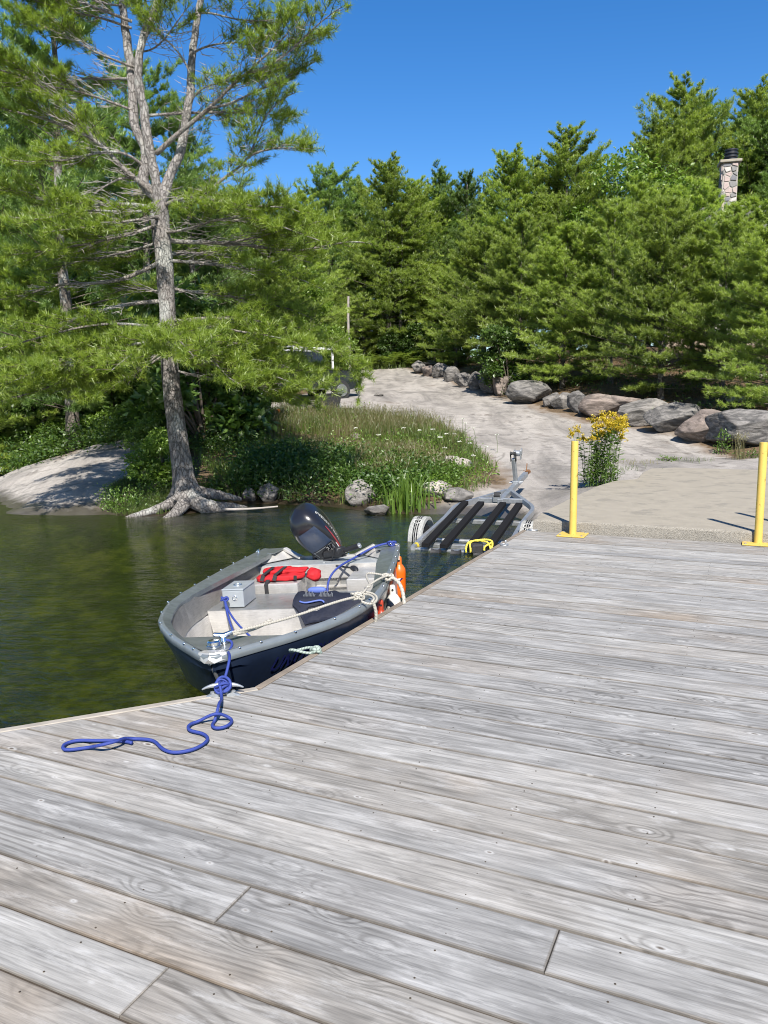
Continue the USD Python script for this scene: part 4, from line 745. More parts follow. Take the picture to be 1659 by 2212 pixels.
for sd in (1, -1):
    panel([(3.03, sd*.62, .083), (3.235, sd*.66, .092), (3.235, sd*.44, .098), (3.03, sd*.50, .085)], 'corner_plate', 'gunwale_plate')
    obj('corner_brace', blm(beam((3.2, sd*.45, .098), (3.12, sd*.27, .018), 0.05, 0.03)), 'aluminium', boat)
    panel([(3.0, sd*.60, .07), (3.2, sd*.47, .09), (3.2, sd*.33, .01), (2.9, sd*.60, .01)], 'corner_wing', 'aluminium')
obj('stern_cleat', blm(cat([tube([(3.0, -.66, .13), (3.04, -.665, .128), (3.10, -.67, .13)], [.006, .011, .006], 8), tube([(3.03, -.665, .09), (3.035, -.665, .125)], .010, 8), tube([(3.06, -.667, .09), (3.055, -.667, .125)], .010, 8)])), 'chrome', boat, smooth=True)
obj('stern_cleat', blm(cat([tube([(3.05, .63, .135), (3.10, .635, .13), (3.16, .64, .135)], [.007, .012, .007], 8), tube([(3.10, .635, .09), (3.10, .635, .128)], .014, 8)])), 'chrome', boat, smooth=True)
bl_ = obj('bow_light', blm(mv(lathe([(0.042, 0), (0.045, 0.006), (0.045, 0.016), (0.040, 0.018), (0.038, 0.036), (0.030, 0.044), (0.0, 0.047)], 24), (0.15, -.035, .06))), 'chrome', boat, smooth=35)
obj('bow_cleat', blm(cat([tube([(0.20, -.05, .125), (0.225, 0.0, .108), (0.25, .05, .125)], [.013, .017, .013], 10), mv(lathe([(0.03, 0), (0.018, 0.02), (0.014, 0.045)], 12), (0.225, 0, .06))])), 'chrome', boat, smooth=True)
for k, s in enumerate((0.5, 0.9)): obj('inner_rib', blm(beam((s, float(gun_b(s))-.09, -.0), (s, float(gun_b(s))*.6, -.33), 0.012, 0.02)), 'aluminium_dull', boat)
# lettering on the dock side of the hull, dark blue on navy
tm = meshkit.text_mesh('UNITESUAR', 0.10, 0.001, True); tv_ = np.asarray(tm.vertices); L0 = tv_[:, 0].max()
s_ = 0.26+(tv_[:, 0]+0.30*tv_[:, 1])*0.46/L0; z_ = -0.135+tv_[:, 1]*0.8; b_ = gun_b(s_); cb_, cz_ = chine(s_)
fr_ = np.clip((gun_z(s_)-0.09-z_)/(gun_z(s_)-0.09-cz_), 0, 1); w_ = b_*0.97+cb_*0.03+(cb_-b_)*fr_+0.012*np.sin(np.pi*fr_)+0.004
obj('lettering', blm((np.stack([s_, w_, z_], 1), np.asarray(tm.faces))), 'navy_letters', boat)

# ---- outboard, clamped on the transom and tilted up
plain('motor_black', (0.010, 0.010, 0.012), 0.27, 0, 0.1, 3.0, 0.0, 0.5, 0.15)
plain('motor_blue', (0.022, 0.034, 0.062), 0.38, 0, 0.15, 30.0, 0.05, 0.5, 0.0)
plain('black_plastic', (0.014, 0.014, 0.015), 0.45, 0, 0.2)
plain('white_print', (0.55, 0.55, 0.53), 0.4)
plain('grey_print', (0.25, 0.26, 0.27), 0.3, 0.4)
plain('red_print', (0.22, 0.02, 0.02), 0.35)
motor = thing('outboard_motor', 'black outboard motor tilted up on the boat transom', 'outboard motor', mat4=BM)
aL = np.array([-0.40, -.48, .80]); aL /= np.linalg.norm(aL)                       # long axis of the cowl
fr0 = np.array([-0.90, 0.18, -.30]); bF = fr0-aL*(fr0@aL); bF /= np.linalg.norm(bF); cS = np.cross(aL, bF)
MC = np.array([3.10, -.115, .285])
def cowl(u, v, g=1.0):                                                            # u along the axis -1..1, v round the cowl; rounded box sections that narrow at the chin
    e = np.sign(np.cos(v))*np.abs(np.cos(v))**0.62; h = np.sign(np.sin(v))*np.abs(np.sin(v))**0.62
    k = np.where(u > 0.1, np.sqrt(np.clip(1-((u-0.1)/0.92)**2.6, 0, 1)), 1-0.30*((0.1-u)/1.1)**1.7)*g
    return MC+np.asarray(u)[..., None]*0.285*aL+(e*k*0.20*(1+0.10*u))[..., None]*bF+(h*k*0.168*(1-0.05*u))[..., None]*cS
U, V = np.linspace(-1, 1.0199, 26), np.arange(40)*2*np.pi/40
S_ = np.array([cowl(np.full(40, u), V) for u in U]); obj('cowl', blm(loft(S_, True, True)), 'motor_black', motor, smooth=True)
def patch(u0, u1, v0, v1, name, matn, out=1.02, nu=8, nv=10, taper=0.0, par=None):
    uu = np.linspace(u0, u1, nu); rows = []
    for i, u in enumerate(uu):
        tp2 = 1-taper*abs(i/(nu-1)); vv = (v0+v1)/2+(np.linspace(v0, v1, nv)-(v0+v1)/2)*tp2; rows.append(cowl(np.full(nv, u), vv, out))
    return obj(name, blm(loft(np.array(rows))), matn, par or motor, smooth=True)
patch(-0.42, 0.42, -0.62, 0.62, 'cowl_panel', 'motor_blue', 1.025, taper=0.35)
lp = patch(-0.80, -0.46, -0.52, 0.52, 'label_plate', 'grey_print', 1.022); patch(-0.77, -0.49, -0.45, 0.45, 'label_face', 'motor_black', 1.036, par=motor)
def cowl_text(txt, h, u0, v0, du, dv, name, matn, out=1.045, flip=1):
    tm = meshkit.text_mesh(txt, h, 0.0005, True); t = np.asarray(tm.vertices); return obj(name, blm((cowl(u0+du*t[:, 0]+dv*0*t[:, 1], v0+dv*t[:, 1], out), np.asarray(tm.faces))), matn, motor)
tm = meshkit.text_mesh('MERCURY', 0.045, 0.0005, True); t = np.asarray(tm.vertices); Lx = t[:, 0].max()
for sg in (1, -1):
    obj('lettering', blm((cowl(0.62-1.35*t[:, 0]/Lx, sg*(1.45-3.2*(t[:, 1]-.02)), 1.03), np.asarray(tm.faces))), 'white_print', motor)
    patch(-0.9, 0.1, sg*0.95, sg*1.15, 'side_stripe', 'red_print', 1.018, taper=0.7); patch(-0.92, -0.62, sg*0.80, sg*0.93, 'side_flash', 'white_print', 1.022, taper=0.6)
tm = meshkit.text_mesh('15', 0.05, 0.0005, True); t = np.asarray(tm.vertices); obj('numerals', blm((cowl(-0.74+4.5*t[:, 1]*1.0, -0.32+6.0*t[:, 0]*0.5, 1.045), np.asarray(tm.faces))), 'white_print', motor)
tm = meshkit.text_mesh('M', 0.05, 0.0005, True); t = np.asarray(tm.vertices); obj('emblem', blm((cowl(-0.96+3.0*t[:, 1], 0.05+5.0*t[:, 0]*0.6, 1.06), np.asarray(tm.faces))), 'white_print', motor)
def mt(p): p = np.asarray(p, float); return MC+p[..., :1]*aL+p[..., 1:2]*bF+p[..., 2:3]*cS
obj('lower_cowl', blm(loft([[tuple(mt((z, math.cos(v)*a, math.sin(v)*b))) for v in np.arange(20)*2*np.pi/20] for z, a, b in ((-.262, .13, .105), (-.285, .128, .10), (-.33, .11, .085), (-.36, .085, .06))], True, True)), 'black_plastic', motor, smooth=40)
obj('leg', blm(tube([mt((-.34, -.02, 0)), mt((-.60, -.05, 0)), mt((-.95, -.07, 0))], [.055, .045, .04], 10)), 'black_plastic', motor, smooth=True)
obj('gearcase', blm(tube([mt((-.97, .10, 0)), mt((-.97, .03, 0)), mt((-.97, -.12, 0)), mt((-.97, -.20, 0))], [.012, .045, .045, .028], 12)), 'black_plastic', motor, smooth=True)
obj('cavitation_plate', blm(beam(mt((-.80, .05, 0)), mt((-.80, -.25, 0)), 0.16, 0.01, aL)), 'black_plastic', motor)
for k in range(3):
    a = k*2*math.pi/3; r = frame(bF, aL*math.cos(a)+cS*math.sin(a)); obj('propeller_blade', blm(mv(lathe([(0.0, -.004), (.045, -.002), (.045, .002), (0, .004)], 14), mt((-.97, -.24, 0))+(aL*math.cos(a)+cS*math.sin(a))*0.06, frame(aL*math.cos(a)+cS*math.sin(a), bF+0.5*cS))), 'black_plastic', motor)
for w in (-.135, .02): obj('clamp_bracket', blm(cat([beam((3.10, w, .10), (3.15, w, -.10), 0.03, 0.05, (1, 0, 0)), beam((3.22, w, .05), (3.27, w, -.12), 0.03, 0.04, (1, 0, 0)), beam((3.10, w, .07), (3.26, w, .05), 0.03, 0.05)])), 'black_plastic', motor)
for w in (-.135, .02): obj('clamp_screw', blm(cat([tube([(3.13, w, -.05), (3.06, w, -.05)], .008, 8), tube([(3.055, w-.035, -.05), (3.055, w+.035, -.05)], .008, 6)])), 'chrome', motor, smooth=True)
obj('swivel_tube', blm(tube([(3.13, -.15, .08), (3.13, .05, .08)], .028, 12)), 'black_plastic', motor, smooth=True); obj('swivel_block', blm(cbox((0.10, 0.13, 0.13), 0.02, (3.10, -.05, .07), rotm([1, 0, 0], -20))), 'black_plastic', motor, smooth=35)
th = spline([(3.04, .0, .055), (2.98, .12, .075), (2.93, .20, .105), (2.88, .29, .13)], 12); obj('tiller_arm', blm(cat([tube(th[:9], [.042]*4+[.050]*3+[.036]*2, 10), mv(cbox((.10, .07, .07), .015), th[6]+[0, 0, .015], rotm([0, 0, 1], 60))])), 'black_plastic', motor, smooth=40)
tg = obj('tiller_grip', blm(tube([th[8], th[11]+np.array([-.035, .075, .03])], [.024, .026], 12)), 'black_plastic', motor, smooth=40)
ge = th[11]+np.array([-.037, .079, .032]); obj('grip_end', blm(mv(lathe([(.026, 0), (.026, .005), (.02, .006), (.012, .006), (.008, .010), (0, .010)], 14), ge, frame([0, 0, 1], [-.38, .83, .4]))), 'grey_print', motor, smooth=35)
for q in ((3.0, .09, .10), (2.97, .14, .08), (2.93, .22, .09), (2.91, .25, .075)): obj('fitting', blm(mv(lathe([(.009, 0), (.009, .008), (.004, .011)], 8), q, frame([0, 1, 0], [-1, 0, .3]))), 'chrome', motor)
obj('shift_cable', blm(tube(spline([(2.99, .02, .14), (2.95, .09, .17), (2.93, .10, .10), (2.93, .08, .03)], 16), .004, 6)), 'black_plastic', motor, smooth=True)
obj('tiller_cable', blm(tube(spline([(3.02, -.02, .01), (2.98, .06, .02), (2.95, .15, .045), (2.93, .22, .06)], 16), .011, 8)), 'black_plastic', motor, smooth=True)

# ---- things lying in the boat
plain('red_cloth', (0.36, 0.014, 0.018), 0.75, 0, 0.22, 14.0, 0.25, 0.2); plain('black_strap', (0.012, 0.012, 0.013), 0.8, 0, 0.2); plain('neoprene', (0.010, 0.012, 0.022), 0.7, 0, 0.3, 60.0, 0.2, 0.3); plain('blue_lining', (0.07, 0.11, 0.33), 0.7)
def pillow(size, n=2.6, sub=3, wr=0.02, seed=1, t=(0, 0, 0), R=None):
    m = trimesh.creation.icosphere(sub); d = np.asarray(m.vertices); e = np.sign(d)*np.abs(d)**(2/n); e = e/np.maximum(np.abs(e).max(1, keepdims=True), 1e-9)*np.linalg.norm(d, axis=1, keepdims=True)
    k = (np.abs(d)**n).sum(1)**(-1/n); v = d*k[:, None]*np.asarray(size)/2; v = v+wr*(np.stack([meshkit.fbm(v*14+j*5.3, 3, seed) for j in range(3)], 1)-0.5); return mv((v, np.asarray(m.faces)), t, R)
jk = thing('life_jacket', 'red life jacket with black straps lying on the aft locker of the boat', 'life jacket', mat4=BM)
obj('back_panel', blm(pillow((0.22, 0.42, 0.045), 5, 3, .035, 2, (2.38, -.26, .0), rotm([0, 0, 1], -6))), 'red_cloth', jk, smooth=True)
obj('front_panel', blm(pillow((0.18, 0.40, 0.03), 5, 3, .05, 5, (2.46, -.24, .038), rotm([0, 0, 1], -3))), 'red_cloth', jk, smooth=True)
obj('collar', blm(pillow((0.18, 0.12, 0.10), 2.6, 3, .045, 7, (2.40, .03, .005))), 'red_cloth', jk, smooth=True)
for w, t in ((-.40, 0), (-.29, 1)): obj('strap', blm(cat([beam((2.245, w-.0, -.01), (2.26, w+.015, .035), .035, .004, (1, 0, 0)), beam((2.255, w+.015, .040), (2.47, w+.05, .068), .035, .004)])), 'black_strap', jk)
obj('strap', blm(cat([beam((2.19, -.345, -.03), (2.185, -.34, -.12), .035, .004, (1, 0, 0)), beam((2.19, -.345, -.03), (2.25, -.34, .0), .035, .004), cbox((.012, .042, .03), .003, (2.184, -.34, -.125))])), 'black_strap', jk)
obj('strap', blm(beam((2.25, -.10, -.01), (2.245, -.095, .03), .03, .004, (1, 0, 0))), 'black_strap', jk)
tb = thing('tool_box', 'small grey painted metal box with a ring handle on the boat seat', 'box', mat4=BM)
obj('body', blm(cbox((0.30, 0.175, 0.135), 0.004, (1.815, -.455, -.02))), 'box_paint', tb); obj('lid', blm(cbox((0.306, 0.181, 0.014), 0.004, (1.815, -.455, .056))), 'box_paint', tb)
obj('handle', blm(mv(tube([(.032*math.cos(a), .032*math.sin(a), 0) for a in np.linspace(0, 6.28, 20)], .004, 6, False), (1.80, -.455, .068))), 'chrome', tb, smooth=True)
obj('latch', blm(mv(tube([(.018*math.cos(a), 0, .018*math.sin(a)) for a in np.linspace(0, 6.28, 14)], .003, 6, False), (1.66, -.44, -.01), rotm([0, 0, 1], 90))), 'chrome', tb, smooth=True)
vest = thing('buoyancy_vest', 'dark navy buoyancy vest with blue lining draped over the boat seat', 'life vest', mat4=BM)
def zz1(x, y): return (560+x*1000/1659)*1659/2880, (1850+y*1000/1659)*1659/2880
def vz(s): return np.interp(s, [1.30, 1.52, 1.66, 1.75, 2.3], [-.26, -.14, -.05, -.035, -.02])
def vpt(x, y):                                                                    # drape: on the thwart behind, hanging over its front edge
    z = -.03
    for _ in range(12): p = on_boat(*zz1(x, y), z); z = 0.5*z+0.5*float(vz(p[0]))
    return p
vp = Polygon([tuple(vpt(x, y)[:2]) for x, y in [(890, 700), (900, 660), (925, 622), (970, 617), (1010, 628), (1060, 634), (1105, 622), (1160, 613), (1190, 628), (1290, 632), (1325, 645), (1322, 690), (1280, 735), (1220, 775), (1120, 800), (1020, 815), (968, 822), (955, 790), (930, 745)]])
vh = Polygon([tuple(vpt(x, y)[:2]) for x, y in [(990, 712), (1075, 698), (1088, 712), (1040, 738), (1005, 745), (975, 742)]])
def sheet(poly, th, zf, step=0.025, bulge=0.02, seed=3):
    a, b, c, d = poly.bounds; xs, ys = np.meshgrid(np.arange(a, c, step), np.arange(b, d, step), indexing='ij'); pts = np.c_[xs.ravel(), ys.ravel()]; pts = pts[contains_xy(poly.buffer(-step*0.4), pts[:, 0], pts[:, 1])]
    bd = [np.array(r.segmentize(step).coords)[:-1] for r in [poly.exterior]+list(poly.interiors)]; nb_ = sum(map(len, bd)); P = np.vstack(bd+[pts])
    from scipy.spatial import Delaunay
    tri = Delaunay(P).simplices; cc = P[tri].mean(1); tri = tri[contains_xy(poly, cc[:, 0], cc[:, 1])]
    e1 = P[tri[:, 1]]-P[tri[:, 0]]; e2 = P[tri[:, 2]]-P[tri[:, 0]]; fl = e1[:, 0]*e2[:, 1]-e1[:, 1]*e2[:, 0] < 0; tri[fl] = tri[fl][:, ::-1]
    from shapely import distance, points
    dist = distance(poly.boundary, points(P)); top = zf(P[:, 0], P[:, 1])+th*0.35+bulge*np.minimum(1, dist/0.06)**0.5+bulge*1.2*(meshkit.fbm(np.c_[P*13, 0*P[:, :1]], 3, seed)-0.5); bot = zf(P[:, 0], P[:, 1])-th*0.2
    n = len(P); v = np.vstack([np.c_[P, top], np.c_[P, bot]]); f = [tri, tri[:, ::-1]+n]; o = 0
    for r in bd:
        k = np.arange(len(r)); k2 = (k+1) % len(r); f.append(np.stack([o+k, o+k+n, o+k2], 1)); f.append(np.stack([o+k2, o+k+n, o+k2+n], 1)); o += len(r)
    return v, np.vstack(f)
vf = vp.difference(vh.buffer(0.001)); vf = max(getattr(vf, 'geoms', [vf]), key=lambda g: g.area)
sm_ = sheet(vf, 0.03, lambda a, b: vz(a)); obj('panel', blm(sm_), 'neoprene', vest, smooth=True)
def von(pts, r, name, matn, dz=0.035):
    q = np.array([vpt(*p)+[0, 0, 0] for p in pts]); q[:, 2] = vz(q[:, 0])+dz; return obj(name, blm(tube(spline(q, 20), r, 6)), matn, vest, smooth=True)
von([(938, 700), (985, 708), (1050, 695), (1078, 696), (1088, 708)], .007, 'piping', 'blue_lining'); 
obj('collar_lining', blm(pillow((.05, .15, .05), 2.5, 2, .01, 3, vpt(1045, 632)+[0.0, 0, .04])), 'blue_lining', vest, smooth=True)
for x0, x1, cnt in ((962, 1030, 9), (1058, 1140, 11)):
    for i in range(cnt):
        x = x0+(x1-x0)*i/(cnt-1); hgt_ = (10, 26, 30, 22, 34, 20, 30, 18, 12, 26, 20)[i]; a, b = vpt(x, 668), vpt(x+3, 668-hgt_); a[2] = vz(a[0])+.036; b[2] = vz(b[0])+.037
        obj('print_bar', blm(beam(a, b, .0045, .003)), 'grey_print', vest)

# ---- fenders and ropes
plain('orange_vinyl', (0.58, 0.10, 0.006), 0.38, 0, 0.06, 5.0, 0.02); plain('red_vinyl', (0.30, 0.035, 0.015), 0.35, 0, 0.2); plain('white_vinyl', (0.52, 0.50, 0.46), 0.45, 0, 0.08, 7.0, 0.05, 0.5, 0, ((0.40, 0.26, 0.15), 9.0, 0.62))
def rope_mat(name, c1, c2, tw=0.8):
    mat(name, {'c': ('uvmap', {'attribute': 'st'}), 'w': ('wave_texture', {'wave_type': 'bands', 'bands_direction': 'diagonal', 'scale': tw}), 'r': ('rgb_ramp', {'ramp': [(0.0, c1), (0.6, c2)]}), 'b': ('bump', {'strength': 0.35, 'distance': 0.002}), 'p': ('principled_bsdf', {'roughness': 0.7})},
        [('c.UV', 'w.vector'), ('w.fac', 'r.fac'), ('r.color', 'p.base_color'), ('w.fac', 'b.height'), ('b.normal', 'p.normal')])
rope_mat('rope_blue', (0.008, 0.017, 0.11), (0.020, 0.042, 0.23), 2.6); rope_mat('rope_white', (0.20, 0.185, 0.155), (0.34, 0.32, 0.275)); rope_mat('rope_yellow', (0.34, 0.27, 0.02), (0.58, 0.49, 0.06)); rope_mat('rope_green', (0.12, 0.15, 0.13), (0.25, 0.30, 0.26))
def rope(path, r, matn, parent, name='strand', sides=8):
    v, f = tube(path, r, sides); d = np.r_[0, np.cumsum(np.linalg.norm(np.diff(path, axis=0), axis=1))]
    uv = np.stack([np.repeat(d, sides)/(r*2.6), np.tile(np.arange(sides)/sides, len(path))*1.0], 1); uv = np.vstack([uv, [[0, 0], [0, 0]]])
    p = numbered(parent, name); usdkit.mesh(stage, p, (v, f), M[matn], smooth=True, uv=uv*np.array([1.0, 1.0])); return p
def fender(label, top, h, rad, matn, badge=False, lean=(0, 0, 1), prong=True):
    z = frame([1, 0, 0], lean); t = thing('boat_fender', label, 'fender', mat4=np.block([[z, np.asarray(top, float)[:, None]], [np.zeros((1, 3)), np.ones((1, 1))]]))
    obj('body', mv(lathe([(0.0, -h), (rad*.55, -h+.008), (rad*.9, -h+.04), (rad, -h+.09), (rad, -.15), (rad*.92, -.115), (rad*.62, -.085), (rad*.42, -.07), (rad*.40, -.012), (rad*.3, 0), (0, 0)], 24)), matn, t, smooth=40)
    obj('eye', mv(lathe([(rad*.16, -.004), (rad*.16, .004)], 10), (0, -rad*.40, -.035), rotm([1, 0, 0], 90)), 'black_plastic', t)
    if badge:
        bd = Polygon([(-.042, .012), (-.02, .016), (0, .004), (.02, .016), (.042, .012), (.0, -.024)]); e = extrude(bd, .002); v = e[0]; ang_ = v[:, 0]/rad; v = np.stack([(rad+.001+v[:, 2])*np.sin(ang_), -(rad+.001+v[:, 2])*np.cos(ang_), v[:, 1]-.21], 1); obj('badge', (v, e[1]), 'navy_letters', t)
        e = extrude(Polygon([(-.016, .006), (.014, .010), (.004, -.010)]), .0035); v = e[0]; ang_ = v[:, 0]/rad; obj('badge_mark', (np.stack([(rad+.001+v[:, 2])*np.sin(ang_), -(rad+.001+v[:, 2])*np.cos(ang_), v[:, 1]-.206], 1), e[1]), 'white_print', t)
    return t
F1 = at_y(861.5, 1202, b_w((3.0, .73, 0))[1]); fender('orange vinyl fender with a small badge hanging off the boat stern', F1, .40, .064, 'orange_vinyl', True)
F2 = at_y(847, 1264, 6.12); fender('white vinyl fender hanging between the boat and the dock', F2, .46, .060, 'white_vinyl', False, (-.08, 0, 1))
F3 = at_y(783, 1318, 5.33); fender('white fender with a knotted rope nearer the bow', F3, .44, .040, 'white_vinyl')
F4 = at_y(823, 1296, 5.62); fender('dark red fender half hidden between the white fenders', F4, .44, .045, 'red_vinyl')
hang = thing('hanging_rope', 'short white rope holding the orange fender', 'rope'); rope(np.array([b_w((3.10, .655, .12)), b_w((3.09, .70, .10)), F1+[0, 0, .02], F1+[0, -.03, -.03]]), .008, 'rope_white', hang)
def knot(c, R, r, matn, parent, seed, turns=3):
    g = np.random.default_rng(seed); pts = [c+np.array([R*math.cos(a)*(1+.3*math.sin(a*1.7+seed)), R*.7*math.sin(a), R*.55*math.sin(a*1.4+seed)]) for a in np.linspace(0, turns*6.28, 26)]
    rope(spline(pts, 110), r, matn, parent, 'knot', 7)
wr_ = thing('white_rope', 'off white mooring rope stretched from the bow cleat along the boat rail', 'rope')
a = b_w((0.235, .01, .115)); b = b_w((.90, .56, .125)); kq = b_w((1.04, .67, .12))
rope(spline([a, a*.7+b*.3+[0, 0, -.01], a*.35+b*.65+[0, 0, -.012], b, kq], 60), .0095, 'rope_white', wr_)
rope(spline([b_w((.235, -.03, .10)), b_w((.30, .06, .10)), b_w((.50, .14, .085)), b_w((.60, .19, .095))], 24), .014, 'rope_white', wr_)
knot(b_w((1.05, .68, .125)), .035, .009, 'rope_white', wr_, 3, 3)
for q in ([(1.02, .66, .12), (1.08, .72, .13), (1.03, .79, .12), (.96, .79, .10)], [(1.04, .66, .13), (1.12, .75, .13), (1.06, .81, .11), (.98, .80, .09), (.96, .72, .11)], [(1.06, .70, .13), (1.22, .71, .14), (1.32, .69, .12), (1.45, .73, .13), (1.55, .78, .14), (1.62, .81, .13)], [(1.34, .69, .12), (1.55, .66, .14), (1.67, .66, .15), (1.66, .74, .14), (1.62, .81, .13)]):
    rope(spline([b_w(p) for p in q], 40), .0085, 'rope_white', wr_)
knot(b_w((1.62, .81, .125)), .035, .010, 'rope_white', wr_, 5, 3)
rope(spline([b_w((1.62, .81, .13)), b_w((1.60, .88, .10)), b_w((1.54, .93, .0)), b_w((1.50, .94, -.22))], 30), .015, 'rope_white', wr_)
rope(spline([b_w((.98, .79, .11)), b_w((.985, .80, .08)), b_w((.99, .81, .02)), b_w((1.0, .80, -.05))], 20), .012, 'rope_white', wr_)
bs = thing('blue_stern_rope', 'blue rope tied at the stern cleat trailing into the boat', 'rope')
rope(spline([b_w((3.10, .635, .125)), b_w((3.08, .50, .11)), b_w((2.98, .36, .06)), b_w((2.80, .27, .03)), b_w((2.6, .17, -.02)), b_w((2.5, .13, -.10)), b_w((2.42, .13, -.24)), b_w((2.38, .11, -.33))], 60), .010, 'rope_blue', bs); knot(b_w((3.10, .635, .125)), .032, .009, 'rope_blue', bs, 2, 3)
hw = thing('fuel_hose', 'black fuel hose with primer bulb running to the outboard', 'hose'); hp = spline([b_w((3.06, .02, .02)), b_w((2.93, .03, -.03)), b_w((2.86, .10, -.02)), b_w((2.75, .26, -.02)), b_w((2.68, .34, -.02)), b_w((2.58, .38, -.05)), b_w((2.42, .385, -.15)), b_w((2.35, .385, -.30))], 60); obj('hose', tube(hp, .009, 8), 'black_plastic', hw, smooth=True); obj('primer_bulb', tube(hp[28:37], [.010, .020, .026, .028, .028, .028, .026, .020, .010], 10), 'black_plastic', hw, smooth=True)
ch = thing('twisted_cord', 'black and white twisted cord hanging from the outboard clamp', 'cord'); pz = np.array([b_w((2.90, .015, z)) for z in np.linspace(.0, -.30, 60)])
for k in (0, math.pi): obj('strand', tube(pz+np.stack([.008*np.cos(np.arange(60)*.9+k), .004*np.sin(np.arange(60)*.9+k), 0*np.arange(60)], 1), .008, 6), 'white_print' if k else 'black_strap', ch, smooth=True)
bi = thing('blue_bow_rope', 'doubled blue rope from the rail ring down to the boat floor', 'rope')
for dx in (0, .16): rope(spline([b_w((1.60, -.50, -.0)), b_w((1.40, -.40+dx*.3, -.13)), b_w((1.10, -.22+dx, -.26)), b_w((.9, -.10+dx, -.34))], 24), .0085, 'rope_blue', bi)
knot(b_w((1.60, -.50, .0)), .022, .008, 'rope_blue', bi, 4, 2)
# blue mooring line: bow, dock cleat, then lying on the boards
bm_ = thing('mooring_line', 'blue braided mooring line from the bow over the cleat, loose on the planks', 'rope')
def z5(x, y): return (200+x*720/1659)*1659/2880, (2560+y*720/1659)*1659/2880
CL = at_z(482, 1503, 0.0)
lie = [(1430, 190), (1412, 265), (1392, 330), (1374, 370), (1400, 391), (1470, 385), (1530, 352), (1526, 308), (1470, 280), (1412, 270), (1330, 295), (1250, 335), (1190, 357), (1165, 385), (1190, 415), (1260, 432), (1310, 452), (1332, 490), (1290, 535), (1210, 575), (1120, 597), (1040, 602), (970, 585), (910, 540), (860, 502), (780, 488), (690, 485), (620, 482), (560, 500), (430, 535), (300, 560), (170, 577), (100, 577), (84, 552), (120, 522), (190, 503), (330, 500), (480, 499), (600, 505), (680, 520)]
up_ = {0: .05, 1: .03, 9: .034, 8: .02, 10: .02, 28: .03, 29: .03, 27: .016}
pts = [b_w((0.235, .0, .08)), b_w((0.20, .06, .07)), b_w((0.12, .075, .055))]
sp_ = [at_z(*z5(*q), .014+up_.get(i, 0.0)) for i, q in enumerate(lie)]
pts += [at_y(490, 1450, 4.03), at_y(480, 1480, 3.98), CL+[-.01, -.02, .07], CL+[.0, -.05, .045]]
rope(spline(pts+sp_, 420), .0078, 'rope_blue', bm_)
for zz_, rr in ((.038, .032), (.052, .028), (.066, .032)): rope(np.array([CL+[0, 0, zz_]+np.array([rr*math.cos(a)*1.2, rr*math.sin(a), .012*math.sin(a*2+zz_*60)]) for a in np.linspace(0, 6.4, 40)]), 0.0078, 'rope_blue', bm_, 'turn')
rope(spline([CL+[-.035, .01, .06], CL+[-.01, .03, .09], CL+[.035, .005, .08], CL+[.04, -.02, .05], CL+[.01, -.035, .035]], 40), 0.0078, 'rope_blue', bm_, 'turn')
dc = thing('dock_cleat', 'large galvanised cleat at the corner of the dock under the blue rope', 'cleat', CL, math.radians(8))
for sx in (-1, 1):
    obj('foot', (lambda m_: mv(m_, s=(.62, .62, .62)))(trimesh.convex.convex_hull(np.array([(sx*a, b*h_, c) for a, h_, c in ((.035, .035, 0), (.125, .022, 0), (.035, .030, .028), (.085, .028, .030), (.120, .016, .008), (.150, .006, 0)) for b in (-1, 1)]))), 'galvanised', dc, smooth=30)
    obj('post', tube([(sx*.02, 0, 0), (sx*.02, 0, .056)], .010, 12), 'galvanised', dc, smooth=True); obj('bolt_head', mv(lathe([(.012, 0), (.012, .007), (.005, .010)], 8), (sx*.053, 0, .018)), 'galvanised', dc)
obj('horn', tube(spline([(-.105, 0, .040), (-.07, 0, .054), (-.03, 0, .060), (.03, 0, .060), (.07, 0, .054), (.105, 0, .040)], 24), np.interp(np.linspace(0, 1, 24), [0, .25, .5, .75, 1], [.004, .011, .012, .011, .004]), 12), 'galvanised', dc, smooth=True)
c2 = at_z(664, 1411, 0.0); d2 = thing('rope_ring', 'small loop of faded green rope tied at the dock edge', 'rope', c2); rope(np.array([(.075*math.cos(a)-.03, .03*math.sin(a), .018+.01*math.sin(2*a)) for a in np.linspace(0, 6.28, 40)]), .009, 'rope_green', d2)
knot(np.array([.05, -.01, .022]), .025, .011, 'rope_green', d2, 6, 2)
c3 = at_z(1089, 1178, 0.0); d3 = thing('dock_ring', 'small galvanised ring on the dock near the trailer', 'ring', c3); obj('ring', mv(tube([(.042*math.cos(a), .042*math.sin(a), .008) for a in np.linspace(0, 6.28, 26)], .007, 7, False)), 'galvanised', d3, smooth=True); obj('eye_bolt', mv(lathe([(.008, 0), (.008, .03), (.012, .032), (.012, .045), (0, .048)], 10), (.02, .03, 0)), 'galvanised', d3, smooth=True)
c4_ = at_z(1152, 1146, 0.0); d4 = thing('dock_ring', 'flat steel ring at the corner where dock meets the slab', 'ring', c4_); obj('ring', mv(tube([(.05*math.cos(a), .035*math.sin(a), .008) for a in np.linspace(0, 6.28, 26)], .009, 7, False)), 'galvanised', d4, smooth=True); obj('plate', cbox((.06, .05, .006), .002, (-.05, .01, .003)), 'galvanised', d4)
